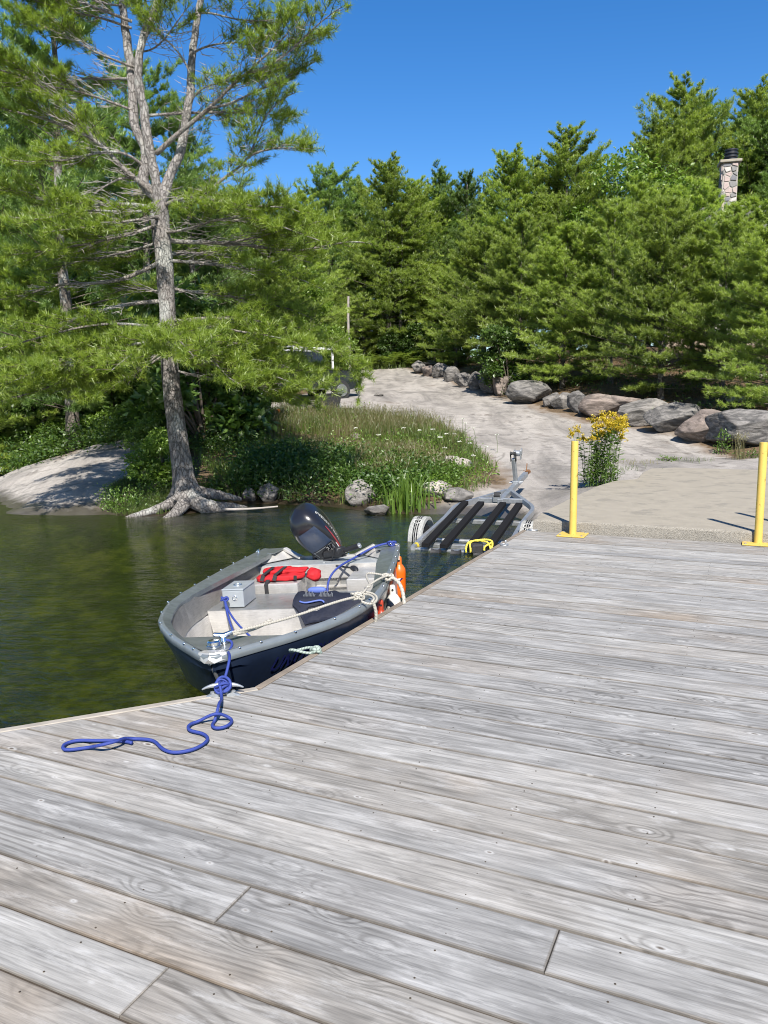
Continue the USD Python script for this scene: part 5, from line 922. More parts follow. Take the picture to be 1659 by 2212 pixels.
# ------------------------------------------------------------------ boat trailer backed into the water
plain('black_carpet', (0.010, 0.010, 0.011), 0.95, 0, 0.35, 70.0, 0.5, 0.1); plain('fender_white', (0.48, 0.48, 0.455), 0.4, 0, 0.06, 8.0, 0.02, 0.5, 0, ((0.35, 0.33, 0.28), 5.0, 0.64)); plain('rubber', (0.016, 0.016, 0.017), 0.75, 0, 0.2); plain('rust', (0.16, 0.075, 0.03), 0.85, 0.2, 0.4, 20.0, 0.3); plain('wheel_red', (0.22, 0.05, 0.04), 0.5, 0.2)
TO = np.array([1.04, 10.2, -.40]); TA = np.array([1.66, 4.44, .60]); TA /= np.linalg.norm(TA); TR = np.cross(TA, [0, 0, 1.0]); TR /= np.linalg.norm(TR); TU = np.cross(TR, TA)
TM = np.eye(4); TM[:3, 0] = TA; TM[:3, 1] = -TR; TM[:3, 2] = TU; TM[:3, 3] = TO
trl = thing('boat_trailer', 'galvanised boat trailer with white mudguards backed into the water', 'boat trailer', mat4=TM)
def w2(p): p = np.asarray(p, float).copy(); p[..., 1] *= -1; return p
def bar(pts, w=.05, h=.075):
    out = []
    for a, b in zip(pts[:-1], pts[1:]): out.append(beam(w2(a), w2(b), w, h))
    return cat(out)
def bent(pts, w, h, n=24):
    p = spline(np.array(pts, float), n); secs = []
    t = np.gradient(p, axis=0)
    for i in range(n):
        x = t[i]/np.linalg.norm(t[i]); y = np.cross([0, 0, 1.0], x); y /= np.linalg.norm(y); z = np.cross(x, y); secs.append([p[i]+y*a*w/2+z*b*h/2 for a, b in ((-1, -1), (1, -1), (1, 1), (-1, 1))])
    v, f = loft(secs, True, True); return w2(v), f[:, ::-1]
for sd in (-1, 1): obj('rail', bent([(-.30, sd*.60, 0), (0.6, sd*.60, 0), (1.5, sd*.60, 0), (1.95, sd*.59, 0), (2.25, sd*.46, 0), (2.6, sd*.27, 0), (3.05, sd*.03, 0)], .055, .08, 40), 'galvanised', trl, smooth=30)
obj('tongue', bar([(2.35, 0, -.005), (4.42, 0.04, -.005)], .085, .085), 'galvanised', trl); obj('crossbeam', bar([(2.42, -.36, .0), (2.42, .36, .0)], .06, .078), 'galvanised', trl)
for s, mt_ in ((1.25, 'galvanised'), (0.02, 'galvanised'), (-.22, 'galvanised')): obj('crossbeam', bar([(s, -.575, -.03), (s, .575, -.03)], .07, .06), mt_, trl)
obj('axle', mv(tube(w2(np.array([(.55, -.72, -.12), (.55, .72, -.12)])), .03, 10)), 'galvanised', trl, smooth=True)
for s in (-1, 1):
    for w in (.42, .17):
        obj('bunk', bar([(-.32, s*w, .075), (1.78, s*w, .115)], .10, .06), 'black_carpet', trl)
        for q in (-.22, 1.25): obj('bunk_bracket', bar([(q, s*w, -.02), (q, s*w, .06)], .06, .05), 'galvanised', trl)
for w in (-.27, .0, .30): obj('keel_roller', mv(lathe([(.02, -.06), (.055, -.06), (.04, -.02), (.04, .02), (.055, .06), (.02, .06)], 14), w2((-.34, w, -.01)), rotm([1, 0, 0], 90)), 'rubber', trl, smooth=35)
obj('bow_roller', mv(lathe([(.02, -.05), (.05, -.05), (.05, .05), (.02, .05)], 14), w2((2.40, -.05, .09)), rotm([1, 0, 0], 90)), 'rubber', trl, smooth=35); obj('roller_bracket', mv(cbox((.05, .13, .13), .004), w2((2.38, -.05, .05))), 'galvanised', trl)
for s in (-1, 1):
    g = np.linspace(math.radians(-8), math.radians(188), 22); sec_ = []
    for a in g:
        c_, s_ = math.cos(a), math.sin(a); sec_.append([((.62+.32*c_), s*(.67), -.13+.30*s_-.03), ((.62+.335*c_), s*(.68), -.13+.315*s_), ((.62+.34*c_), s*(.78), -.13+.32*s_), ((.62+.335*c_), s*(.87), -.13+.315*s_), ((.62+.31*c_), s*(.885), -.13+.29*s_)])
    v, f = loft(sec_); mg = obj('mudguard', (w2(v), np.vstack([f, f[:, ::-1]])), 'fender_white', trl)
    for w in (.745, .775, .80):
        v, f = loft([[(.62+.3415*math.cos(a), s*(w-.008), -.13+.3215*math.sin(a)), (.62+.3415*math.cos(a), s*(w+.008), -.13+.3215*math.sin(a))] for a in g]); obj('mudguard_stripe', (w2(v), np.vstack([f, f[:, ::-1]])), 'black_plastic', mg)
    aa = math.radians(115); cc = np.array([.62+.344*math.cos(aa), s*.775, -.13+.324*math.sin(aa)]); rg = [cc+np.array([-math.sin(aa)*.045*math.sin(q), .055*math.cos(q), math.cos(aa)*.045*math.sin(q)]) for q in np.linspace(0, 6.28, 24)]
    obj('mudguard_ring', tube(w2(np.array(rg)), .005, 5, False), 'fender_white', mg)
    for q in (.30, .94): obj('mudguard_step', mv(cbox((.05, .23, .06), .005), w2((q, s*.775, -.17))), 'galvanised', trl)
    tr_ = obj('wheel', mv(lathe([(.12, -.06), (.22, -.075), (.25, -.05), (.25, .05), (.22, .075), (.12, .06)], 26), w2((.62, s*.775, -.16)), rotm([1, 0, 0], 90)), 'rubber', trl, smooth=35)
    obj('rim', mv(lathe([(.125, -.05), (.125, .05), (.07, .03), (.03, .045), (0, .045)], 20), w2((.62, s*.775, -.16)), rotm([1, 0, 0], 90*s)), 'wheel_red', tr_, smooth=35)
obj('winch_post', bar([(3.58, .02, .03), (3.50, .0, .47)], .062, .062), 'galvanised', trl); obj('post_foot', mv(cbox((.14, .12, .02), .003), w2((3.6, .02, .05))), 'galvanised', trl)
for q in (-.05, .05): obj('post_bolt', mv(tube(w2(np.array([(3.6+q, -.09, .03), (3.6+q, .13, .03)])), .009, 6)), 'galvanised', trl)
for w in (-.045, .045): obj('winch_arm', bar([(3.50, w, .42), (3.46, w, .58)], .012, .05), 'black_plastic', trl)
obj('bow_stop', mv(lathe([(.012, -.045), (.034, -.045), (.022, 0), (.034, .045), (.012, .045)], 12), w2((3.44, 0, .57)), rotm([1, 0, 0], 90)), 'rubber', trl, smooth=35)
obj('winch', cat([mv(lathe([(.05, -.05), (.05, .05)], 16), w2((3.56, .06, .55)), rotm([1, 0, 0], 90)), mv(cbox((.12, .01, .16), .004), w2((3.56, .005, .53))), mv(cbox((.12, .01, .16), .004), w2((3.56, .115, .53)))]), 'galvanised', trl); obj('winch_gear', mv(lathe([(.06, -.004), (.06, .004)], 18), w2((3.58, .125, .58)), rotm([1, 0, 0], 90)), 'galvanised', trl)
obj('coupler', cat([bar([(4.40, .04, .0), (4.62, .045, .0)], .07, .055), mv(lathe([(.045, -.03), (.05, .0), (.03, .03)], 14), w2((4.63, .045, .0)))]), 'rust', trl); obj('coupler_lever', bar([(4.48, .04, .03), (4.56, .04, .17)], .015, .025), 'rust', trl); obj('coupler_pin', tube(w2(np.array([(4.5, -.02, .04), (4.5, .12, .04)])), .006, 6), 'rust', trl)
obj('tail_lashing', tube(w2(np.array([(-.18+.03*i/26, -.60+.035*math.cos(i*.9), .048*math.sin(i*.9)) for i in range(50)])), .005, 5), 'rope_yellow', trl, smooth=True)
yr = thing('yellow_rope', 'yellow rope looped over the end of the trailer', 'rope')
def t_w(p): p = np.asarray(p, float); return TO+p[..., :1]*TA+p[..., 1:2]*TR+p[..., 2:3]*TU
for q in ([(-.36, .14, .02), (-.33, .14, .10), (-.25, .17, .135), (-.22, .25, .14), (-.24, .33, .145), (-.28, .40, .145), (-.34, .45, .10), (-.37, .50, -.02)], [(-.37, .20, .03), (-.34, .19, .10), (-.28, .18, .13), (-.2, .3, .15), (-.2, .42, .15), (-.30, .47, .12), (-.36, .44, .04)], [(-.25, .30, .15), (-.22, .40, .16), (-.26, .46, .15), (-.33, .40, .12), (-.36, .38, .06)]): rope(spline([t_w(p) for p in q], 44), .013, 'rope_yellow', yr)
mc_ = thing('mooring_float', 'dark square rubber block lying on the trailer end', 'block'); obj('block', mv(cbox((.16, .17, .12), .02), t_w((-.28, .24, .06)), rotm([0, 0, 1], 25)), 'rubber', mc_, smooth=30)

# ------------------------------------------------------------------ boulders along the ledge and stones at the shore
rk = np.random.default_rng(12)
def boulder(px, py, wpx, hpx, label, matn, group=None, depth=None, yaw=0.0, name='boulder', onz=None, cuts=14, rough=.06, cat_='boulder'):
    wpx = wpx*(1.2 if onz is None else 1); hpx = hpx*((0.86 if px > 1090 else 1.12) if onz is None else 1)
    p = on_rock(px, py) if onz is None else at_z(px, py, onz); y = p[1]; k = y/FPX*1.02; w, h = wpx*k, hpx*k; seed = int(rk.integers(1e6))
    v, f = rock(np.random.default_rng(seed), (w*1.08, (depth or 0.9)*w, h*1.35), cuts, 4, rough, seed)
    v = v @ rotm([0, 0, 1], yaw).T; v[:, 2] += h*0.5-0.06*h
    return obj(name, (v, f), matn, label=label, cat=cat_, group=group, loc=(p[0], p[1]+w*0.25, gz(p[0], p[1]+w*.25)-0.02), smooth=28)
BLD = [(1632, 978, 150, 76, 'big dark boulder at the right edge behind the bollard', 'granite_dark'), (1532, 962, 108, 68, 'pinkish boulder beside the dark boulder at the right edge', 'granite_pink'), (1462, 940, 92, 68, 'grey boulder with a weed on its right side', 'granite_dark'), (1400, 922, 92, 56, 'pale pointed boulder with a weed beside it', 'granite_grey'),
       (1352, 905, 60, 42, 'squat boulder half hidden behind the goldenrod', 'granite_pink'), (1304, 905, 74, 50, 'brown grey boulder left of the goldenrod flowers', 'granite_pink'), (1256, 897, 46, 48, 'narrow upright dark boulder', 'granite_dark'), (1224, 888, 46, 38, 'small rounded boulder next to the upright one', 'granite_grey'), (1194, 884, 30, 34, 'little boulder beside the long flat faced one', 'granite_grey'),
       (1140, 877, 88, 50, 'long flat faced boulder in the middle of the row', 'granite_dark'), (1088, 856, 44, 36, 'tilted boulder with a pale front', 'granite_pink'), (1062, 850, 40, 36, 'dark boulder with streaked face', 'granite_dark'), (1030, 844, 36, 30, 'dark rounded boulder in the far half of the row', 'granite_dark'), (1000, 836, 34, 28, 'dark low boulder in the far half of the row', 'granite_dark'),
       (974, 828, 30, 26, 'small dark boulder near the end of the row', 'granite_dark'), (952, 820, 28, 24, 'small grey boulder near the end of the row', 'granite_grey'), (928, 812, 28, 20, 'pale brown block at the far end of the row', 'granite_pink'), (904, 806, 26, 22, 'pale angular block ending the row', 'granite_grey'), (925, 797, 40, 12, 'flat slab lying on the end of the row', 'granite_grey')]
for b in BLD: boulder(*b, group='boulders along the edge of the rock slope', yaw=rk.uniform(-25, 25), depth=rk.uniform(.75, 1.0), cuts=12, rough=.08)
for px, py, w, h, lb, m_, on in [(578, 1086, 50, 42, 'dark round stone at the water in front of the bank', 'granite_dark', WATER+.02), (540, 1084, 30, 26, 'grey angular stone beside the dark round shore stone', 'granite_grey', WATER+.02), (782, 1098, 66, 48, 'pale crusty rock at the water behind the outboard', 'granite_grey', WATER), (815, 1112, 60, 24, 'dark wet rock in the shallows below the iris leaves', 'granite_dark', WATER),
                                 (940, 1090, 70, 34, 'pale broken rock on the shore left of the trailer', 'granite', WATER+.05), (985, 1098, 70, 30, 'dark wet ledge under the trailer rail', 'granite_dark', WATER+.02), (880, 1122, 66, 12, 'wet rock just breaking the water left of the mudguard', 'granite_dark', WATER-.02), (505, 1108, 60, 10, 'flat stone awash below the tree roots', 'granite_grey', WATER-.03), (430, 1100, 34, 14, 'brown stone between the roots of the old pine', 'granite_pink', WATER)]:
    boulder(px, py, w, h, lb, m_, depth=.8, name='shore_rock', onz=on, rough=.10, cuts=18, cat_='rock')
boulder(968, 1018, 80, 26, 'flat pale slab of rock set in the grass', 'granite', name='flat_rock', depth=.6, cuts=8, rough=.03, cat_='rock')
boulder(768, 944, 24, 10, 'small pale stone showing in the grass', 'granite', name='flat_rock', depth=.7, cat_='rock'); boulder(818, 857, 20, 7, 'loose stone on the bare rock slope', 'granite_grey', name='flat_rock', depth=.7, cat_='rock')
boulder(905, 768, 30, 16, 'sunlit pale rock in the shade at the top of the slope', 'granite', name='flat_rock', depth=.7, cat_='rock')

# ------------------------------------------------------------------ parked pickup and small trailer behind the pine boughs, plastic tub, post
plain('car_paint', (0.020, 0.023, 0.027), 0.25, 0.3, 0.1, 4.0, 0, 0.5, 0.6); plain('car_glass', (0.02, 0.025, 0.03), 0.08, 0, 0.1); plain('alloy', (0.55, 0.56, 0.57), 0.3, 0.9); plain('white_metal', (0.50, 0.50, 0.485), 0.45); plain('amber', (0.7, 0.16, 0.01), 0.4)
cp = at_y(622, 860, 29.3); cz = gz(cp[0], 29.3)
car = thing('pickup_truck', 'dark grey pickup truck with white roof rack parked behind the pine boughs', 'pickup truck', (cp[0], 29.6, cz), math.radians(36))
prof = [(-2.6, .42), (-2.6, 1.02), (-2.5, 1.10), (-1.35, 1.16), (-.75, 1.72), (-.5, 1.78), (.75, 1.78), (1.0, 1.70), (1.1, 1.12), (2.65, 1.10), (2.68, .50), (2.2, .40)]
secs = [[(x, y*(0.86 if z > 1.2 else 1.0), z) for x, z in prof] for y in (-.90, -.86, .86, .90)]
v, f = loft(secs, True, True); obj('body', (v, f), 'car_paint', car, smooth=25)
for sd in (-1, 1):
    for x0, x1, x2, x3 in ((-1.1, -.70, -.05, -.05), (.05, .05, .85, .95)): obj('side_window', trimesh.convex.convex_hull(np.array([(x0, sd*.80, 1.20), (x1, sd*.785, 1.66), (x2, sd*.785, 1.66), (x3, sd*.80, 1.20), (x0, sd*.77, 1.20), (x1, sd*.75, 1.66), (x2, sd*.75, 1.66), (x3, sd*.77, 1.20)])), 'car_glass', car)
    obj('running_board', cbox((2.2, .16, .05), .01, (0.1, sd*.95, .42)), 'alloy', car)
    for x in (-1.7, 1.75):
        wh = obj('wheel', mv(lathe([(.22, -.11), (.36, -.12), (.38, -.09), (.38, .09), (.36, .12), (.22, .11)], 26), (x, sd*.86, .36), rotm([1, 0, 0], 90)), 'rubber', car, smooth=35)
        spk = [mv(cbox((.20, .045, .02), .005, (.13, 0, 0), None), (0, 0, 0), rotm([0, 0, 1], k*60)) for k in range(6)]
        obj('rim', mv(cat(spk+[lathe([(.22, -.03), (.24, .02), (.22, .03), (.20, .0)], 24), lathe([(.06, 0), (.05, .03), (0, .03)], 12)]), (x, sd*.98, .36), rotm([1, 0, 0], 90*sd)), 'alloy', wh)
for y in (-.75, .75): obj('rack_rail', beam((-.2, y, 1.90), (1.5, y, 1.90), .07, .09), 'white_metal', car)
for x in (-.2, 1.5):
    for y in (-.75, .75): obj('rack_post', beam((x, y, 1.10 if x > 1 else 1.74), (x, y, 1.90), .07, .07, (1, 0, 0)), 'white_metal', car)
    obj('rack_bar', beam((x, -.75, 1.955), (x, .75, 1.955), .08, .06), 'white_metal', car)
wp = at_y(466, 921, 23.0); tz = gz(wp[0], 23.0)
st_ = thing('utility_trailer', 'low black utility trailer with white spoked wheel behind the old pine', 'trailer', (wp[0], 23.0, tz), math.radians(22))
obj('frame', cat([beam((-.9, y, .42), (2.0, y, .42), .06, .09) for y in (0.12, 1.3)]+[beam((x, .12, .42), (x, 1.3, .42), .05, .07) for x in (-.9, .0, 1.0, 2.0)]), 'black_plastic', st_)
obj('drawbar', cat([beam((2.0, .12, .42), (3.1, .7, .44), .06, .08), beam((2.0, 1.3, .42), (3.1, .7, .44), .06, .08), beam((3.0, .7, .44), (4.6, .72, .44), .07, .08)]), 'black_plastic', st_); obj('reflector', cbox((.14, .02, .09), .004, (1.9, .075, .42)), 'amber', st_); obj('upright', beam((0.7, .12, .42), (.7, .12, .95), .04, .04, (1, 0, 0)), 'black_plastic', st_)
obj('jockey_stand', cat([tube([(4.1, .72, .02), (4.1, .72, .62)], .03, 8), cbox((.12, .12, .03), .004, (4.1, .72, .02))]), 'galvanised', st_)
for y in (.0, 1.42):
    wh = obj('wheel', mv(lathe([(.15, -.07), (.25, -.08), (.27, -.05), (.27, .05), (.25, .08), (.15, .07)], 24), (0, y, .27), rotm([1, 0, 0], 90)), 'rubber', st_, smooth=35)
    obj('rim', mv(cat([mv(cbox((.14, .05, .02), .004, (.09, 0, 0)), (0, 0, 0), rotm([0, 0, 1], k*72)) for k in range(5)]+[lathe([(.15, -.02), (.17, .02), (.15, .03), (.14, 0)], 22), lathe([(.05, 0), (.04, .03), (0, .03)], 10)]), (0, y-.07 if y < 1 else y+.07, .27), rotm([1, 0, 0], 90 if y < 1 else -90)), 'white_metal', wh)
bp = at_y(713, 883, 27.0); tubb = thing('plastic_tub', 'dark plastic tub behind the trailer drawbar', 'tub', (bp[0], 27.0, gz(bp[0], 27.0)), .2)
obj('tub', loft([[(x*w_, y*w_*.7, z) for x, y in ((-1, -1), (1, -1), (1, 1), (-1, 1))] for z, w_ in ((0, .30), (.42, .36), (.44, .39), (.46, .39), (.46, .35))], True, True), 'black_plastic', tubb); obj('lid_rim', cbox((.80, .58, .02), .004, (0, 0, .47)), 'rubber', tubb)
pp_ = at_y(752, 640, 41.0); pz0 = gz(pp_[0], 41.0); obj('weathered_post', tube(np.c_[np.full(8, 0)+.02*np.sin(np.arange(8)), np.zeros(8), np.linspace(0, pp_[2]-pz0, 8)], np.linspace(.075, .06, 8), 8), 'dead_twig', label='slim pale wooden post standing among the saplings', cat='post', loc=(pp_[0], 41.0, pz0))

# ------------------------------------------------------------------ stone cottage with its chimney, mostly behind the pines
plain('mortar', (0.27, 0.25, 0.22), 0.95, 0, 0.1, 9.0, 0.2); STN = ['stone_pink', 'stone_grey', 'stone_pale', 'stone_dark']
for nme, c_ in (('stone_pink', (0.33, 0.265, 0.245)), ('stone_grey', (0.18, 0.175, 0.17)), ('stone_pale', (0.40, 0.37, 0.345)), ('stone_dark', (0.15, 0.15, 0.16))): plain(nme, c_, 0.9, 0, 0.2, 12.0, 0.4, 0.2)
plain('shingles', (0.085, 0.08, 0.078), 0.9, 0, 0.25, 15.0, 0.3); plain('siding', (0.30, 0.24, 0.18), 0.8, 0, 0.1); plain('cap_metal', (0.03, 0.03, 0.032), 0.4, 0.5)
HY = 36.0; hp_ = at_y(1578, 352, HY); hz = gz(hp_[0], HY+1); hx = hp_[0]
house = thing('stone_cottage', 'stone cottage with tall fieldstone chimney hidden behind the pines', 'house', (hx, HY, hz-.1), math.radians(-14))
H_ = hp_[2]-hz+.1
obj('wall', cat([cbox((9.0, 7.0, 4.6), .01, (2.2, 4.1, 2.3))]), 'siding', house)
rf_ = trimesh.convex.convex_hull(np.array([(-2.8, .0, 4.5), (7.2, .0, 4.5), (-2.8, 8.2, 4.5), (7.2, 8.2, 4.5), (-2.8, 4.1, 7.0), (7.2, 4.1, 7.0), (-2.8, .0, 4.62), (7.2, .0, 4.62), (-2.8, 8.2, 4.62), (7.2, 8.2, 4.62)])); obj('roof', rf_, 'shingles', house)
cm_ = obj('chimney', cat([cbox((.64, .60, H_), .01, (0, .25, H_/2)), ]), 'mortar', house); obj('cap_slab', cbox((.90, .84, .12), .02, (0, .25, H_+.07)), 'concrete', cm_)
obj('flue', mv(cat([lathe([(.24, 0), (.24, .12), (.29, .13), (.29, .19), (.24, .20), (.24, .26), (.29, .27), (.29, .33), (.24, .34), (.24, .40), (.28, .41), (.28, .47), (.0, .48)], 22)]), (.05, .25, H_+.14)), 'cap_metal', cm_, smooth=30)
rs = np.random.default_rng(5)
def stones(x0, x1, z0, z1, y, parent, nrm, n=40):                   # fieldstones set proud of the mortar, cut from random cells
    from scipy.spatial import Voronoi
    gx, gz_ = np.meshgrid(np.arange(x0-.3, x1+.3, .27), np.arange(z0-.3, z1+.3, .22)); P = np.c_[gx.ravel(), gz_.ravel()]+rs.uniform(-.09, .09, (gx.size, 2)); vo = Voronoi(P); bx_ = sbox(x0, z0, x1, z1)
    for i, rg in enumerate(vo.point_region):
        r_ = vo.regions[rg]
        if -1 in r_ or not r_: continue
        g = Polygon(vo.vertices[r_]).intersection(bx_).buffer(-.022)
        if g.is_empty or g.area < .006: continue
        g = g.simplify(.01); g = g if g.geom_type == 'Polygon' else max(g.geoms, key=lambda q: q.area); m_ = prism(np.array(g.convex_hull.exterior.coords)[:-1], -.01, rs.uniform(.02, .05), .012)
        v = m_[0]; v = np.stack([v[:, 0], -v[:, 2], v[:, 1]], 1) if nrm == 'f' else np.stack([-v[:, 2], v[:, 0], v[:, 1]], 1) if nrm == 'l' else v
        if nrm == 'f': v = v+[0, y, 0]; f_ = m_[1]
        else: v = v+[y, 0, 0]; f_ = m_[1][:, ::-1]
        obj('stone', (v, f_), STN[int(rs.choice(4, p=[.35, .25, .28, .12]))], parent)
stones(-.32, .32, H_-5.0, H_, -.05, cm_, 'f'); stones(-.05, .55, H_-4.0, H_, -.32, cm_, 'l')
stones(-2.2, 6.6, .3, 2.6, .6, house, 'f')
for x in (1.3, 2.9, 4.6):
    wd = obj('window', cbox((1.15, .10, 1.5), .01, (x, .57, 2.1)), 'white_metal', house); obj('pane', cbox((.95, .04, 1.3), .005, (x, .52, 2.1)), 'car_glass', wd)
# ------------------------------------------------------------------ the woods: a few trees of each kind, copied as things of their own
PROTO = {}
def grow(key, fn, *a, **k): PROTO[key] = (fn, a, k)
_made = {}
rw = np.random.default_rng(21)
def put(key, px, y, top, label, wide=1.0, rz=None, group=None, cat_=None, x=None, zoff=-0.05):
    """tree of a kind whose foot stands at depth y under picture column px and whose top shows at row `top`"""
    x = at_y(px, 870, y)[0] if x is None else x
    z0 = gz(x, y)+zoff; ztop = at_y(px, top, y)[2] if top is not None else None
    fn, a, k = PROTO[key]; H0 = a[1]; s = (ztop-z0)/H0
    name = a[0]; rz = rw.uniform(0, 6.28) if rz is None else rz
    if key not in _made:
        r = fn(*a, label=label, group=group, **k); p = r[0] if isinstance(r, tuple) else r; _made[key] = p
        xf = UsdGeom.Xformable(stage.GetPrimAtPath(p)); xf.ClearXformOpOrder()
        xf.AddTranslateOp().Set(Gf.Vec3d(float(x), float(y), z0)); xf.AddRotateZOp().Set(math.degrees(rz)); xf.AddScaleOp().Set(Gf.Vec3f(float(s*wide), float(s*wide), float(s)))
    else: copy_of(_made[key], name, label, k.get('c', 'tree'), (x, y, z0), rz, (s*wide, s*wide, s), group)
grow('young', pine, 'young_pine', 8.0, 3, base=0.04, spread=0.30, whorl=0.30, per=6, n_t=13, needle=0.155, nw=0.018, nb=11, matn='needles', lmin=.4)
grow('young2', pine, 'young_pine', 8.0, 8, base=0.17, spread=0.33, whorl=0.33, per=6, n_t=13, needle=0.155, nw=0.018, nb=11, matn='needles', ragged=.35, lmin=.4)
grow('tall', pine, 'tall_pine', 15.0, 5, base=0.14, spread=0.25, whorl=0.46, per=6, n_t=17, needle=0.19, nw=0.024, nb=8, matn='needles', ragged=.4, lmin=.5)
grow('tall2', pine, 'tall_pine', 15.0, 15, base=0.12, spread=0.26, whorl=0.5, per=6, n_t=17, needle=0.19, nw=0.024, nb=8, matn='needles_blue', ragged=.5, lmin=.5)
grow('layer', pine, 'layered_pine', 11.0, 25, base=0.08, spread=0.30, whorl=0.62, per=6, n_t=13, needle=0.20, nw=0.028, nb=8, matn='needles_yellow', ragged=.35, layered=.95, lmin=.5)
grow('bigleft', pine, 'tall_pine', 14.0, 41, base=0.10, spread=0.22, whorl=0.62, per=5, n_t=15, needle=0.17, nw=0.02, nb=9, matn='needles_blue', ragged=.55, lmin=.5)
grow('oak', leafy, 'leafy_tree', 9.0, 6, 2.9, c='tree', matn='leaves', leaf=0.20, lobes=26, per=260)
grow('lime', leafy, 'leafy_tree', 6.0, 9, 2.0, c='tree', matn='leaves_lime', leaf=0.18, lobes=18, per=180, base=.15)
grow('darkshrub', leafy, 'leafy_shrub', 3.0, 12, 1.2, c='shrub', matn='leaves_dark', leaf=0.15, lobes=16, per=190, trunk=False, base=.12)
grow('shrub', leafy, 'leafy_shrub', 1.6, 14, 0.8, c='shrub', matn='leaves', leaf=0.09, lobes=14, per=200, trunk=False, base=.08)
PINE = 'pine tree'
# right hand thicket behind the boulders, near to far
T1 = [('young', 1668, 20.5, 455, 'dense young pine at the right edge behind the end boulder'), ('young2', 1560, 23.5, 470, 'young pine with bare lower trunk right of the dark tree trunk'),
      ('young', 1425, 24.5, 430, 'bushy young pine standing over the pale pointed boulder'), ('young2', 1318, 28.0, 445, 'broad green pine behind the goldenrod and the boulder row'),
      ('young', 1215, 29.0, 490, 'low bushy pine leaning over the middle of the boulder row'), ('young', 1120, 33.0, 470, 'rounded young pine behind the flat faced boulder'), ('young2', 1045, 36.0, 500, 'young pine over the far end of the boulder row'),
      ('young', 985, 41.0, 560, 'small dark pine at the far end of the boulder row'), ('young2', 1490, 30.0, 400, 'pine in front of the cottage left of the chimney'), ('young', 1600, 27.5, 440, 'pine standing just below the stone chimney'), ('young2', 1375, 33.5, 400, 'pine behind the bushy ones in mid thicket')]
for k, px, y, top, lb in T1: put(k, px, y, top, lb, rw.uniform(1.0, 1.2))
T2 = [('tall', 1450, 46, 172, 'tallest pine on the skyline left of the chimney'), ('tall', 1392, 44, 252, 'slim pine close left of the tallest skyline pine'), ('tall2', 1506, 48, 205, 'ragged pine just right of the tallest skyline pine'), ('tall', 1594, 47, 184, 'tall pine rising behind the chimney'),
      ('tall2', 1650, 45, 212, 'tall pine at the right edge of the skyline'), ('tall', 1271, 46, 330, 'slender pine right of the pointed pine'), ('tall', 1212, 43, 268, 'pointed pine with pale trunk in the middle of the skyline'), ('tall2', 1150, 45, 328, 'dark pine close left of the pointed pine'),
      ('tall', 1092, 44, 318, 'thin topped pine with grey trunk on the skyline'), ('tall2', 1010, 48, 360, 'dark pine in the dip of the skyline'), ('tall2', 951, 50, 356, 'narrow blue green pine with bare trunk'), ('tall', 890, 48, 380, 'pale green pine right of the rounded skyline pine'),
      ('tall', 838, 46, 338, 'rounded pine top above the layered pine'), ('tall2', 775, 52, 372, 'dark pine between two skyline tops'), ('tall2', 718, 50, 344, 'dark spruce like pine on the left of the open sky'), ('tall', 668, 44, 402, 'yellow green pine at the foot of the open sky')]
for k, px, y, top, lb in T2: put(k, px, y, top+16, lb, rw.uniform(1.0, 1.25), cat_=PINE)
T3 = [('oak', 1330, 42, 318, 'round leafy tree between the skyline pines'), ('oak', 1580, 50, 300, 'leafy tree behind the chimney'), ('layer', 868, 45.5, 455, 'pine with flat layered branches at the top of the slope'), ('layer', 790, 49, 520, 'shaded layered pine behind the pale post'), ('layer', 940, 47, 560, 'low layered pine at the head of the boulder row'),
      ('lime', 668, 36, 600, 'light green leafy sapling left of the pale post'), ('lime', 712, 39, 640, 'light green leafy sapling beside the pale post'), ('lime', 610, 38, 560, 'bright leafy tree behind the right limbs of the old pine'), ('darkshrub', 905, 44.5, 690, 'dark leafy shrub at the top of the slope'), ('darkshrub', 845, 45.0, 710, 'dark leafy shrub under the layered pine'), ('darkshrub', 985, 42, 720, 'dark leafy shrub at the head of the boulder row'), ('darkshrub', 1100, 30.3, 690, 'leafy shrub with upright leaves behind the boulders')]
for k, px, y, top, lb in T3: put(k, px, y, top, lb, 1.1)
# left hand woods behind the old pine
T4 = [('bigleft', 150, 21.5, -160, 'big dark pine behind the left limbs of the old pine'), ('bigleft', 330, 26.5, 130, 'big dark pine seen between the forked trunks'), ('bigleft', 10, 24, -60, 'big pine at the left edge with pale trunk'), ('bigleft', 430, 30, 215, 'dark pine right of the forked trunks against the sky'),
      ('tall', 250, 31, 240, 'pine deep in the left woods'), ('tall2', 80, 33, 200, 'pine deep in the woods at the left'), ('tall', 540, 38, 420, 'pine right behind the parked car'), ('tall2', 480, 34, 400, 'pine directly behind the parked car'), ('young2', 590, 34, 500, 'young pine right of the parked car'), ('young', 200, 25, 480, 'young pine in the left woods'), ('young2', 60, 22.5, 560, 'young pine over the left shore'), ('young', 320, 29.5, 480, 'young pine behind the old trunk'), ('young2', 640, 40, 520, 'young pine at the top of the slope left'),
      ('young', -60, 22.5, 430, 'young pine beyond the left edge of the picture'), ('layer', 410, 36, 420, 'layered pine deep behind the old trunk'), ('layer', 130, 29, 430, 'layered pine deep in the left woods')]
for k, px, y, top, lb in T4: put(k, px, y, top, lb, rw.uniform(1.0, 1.2))
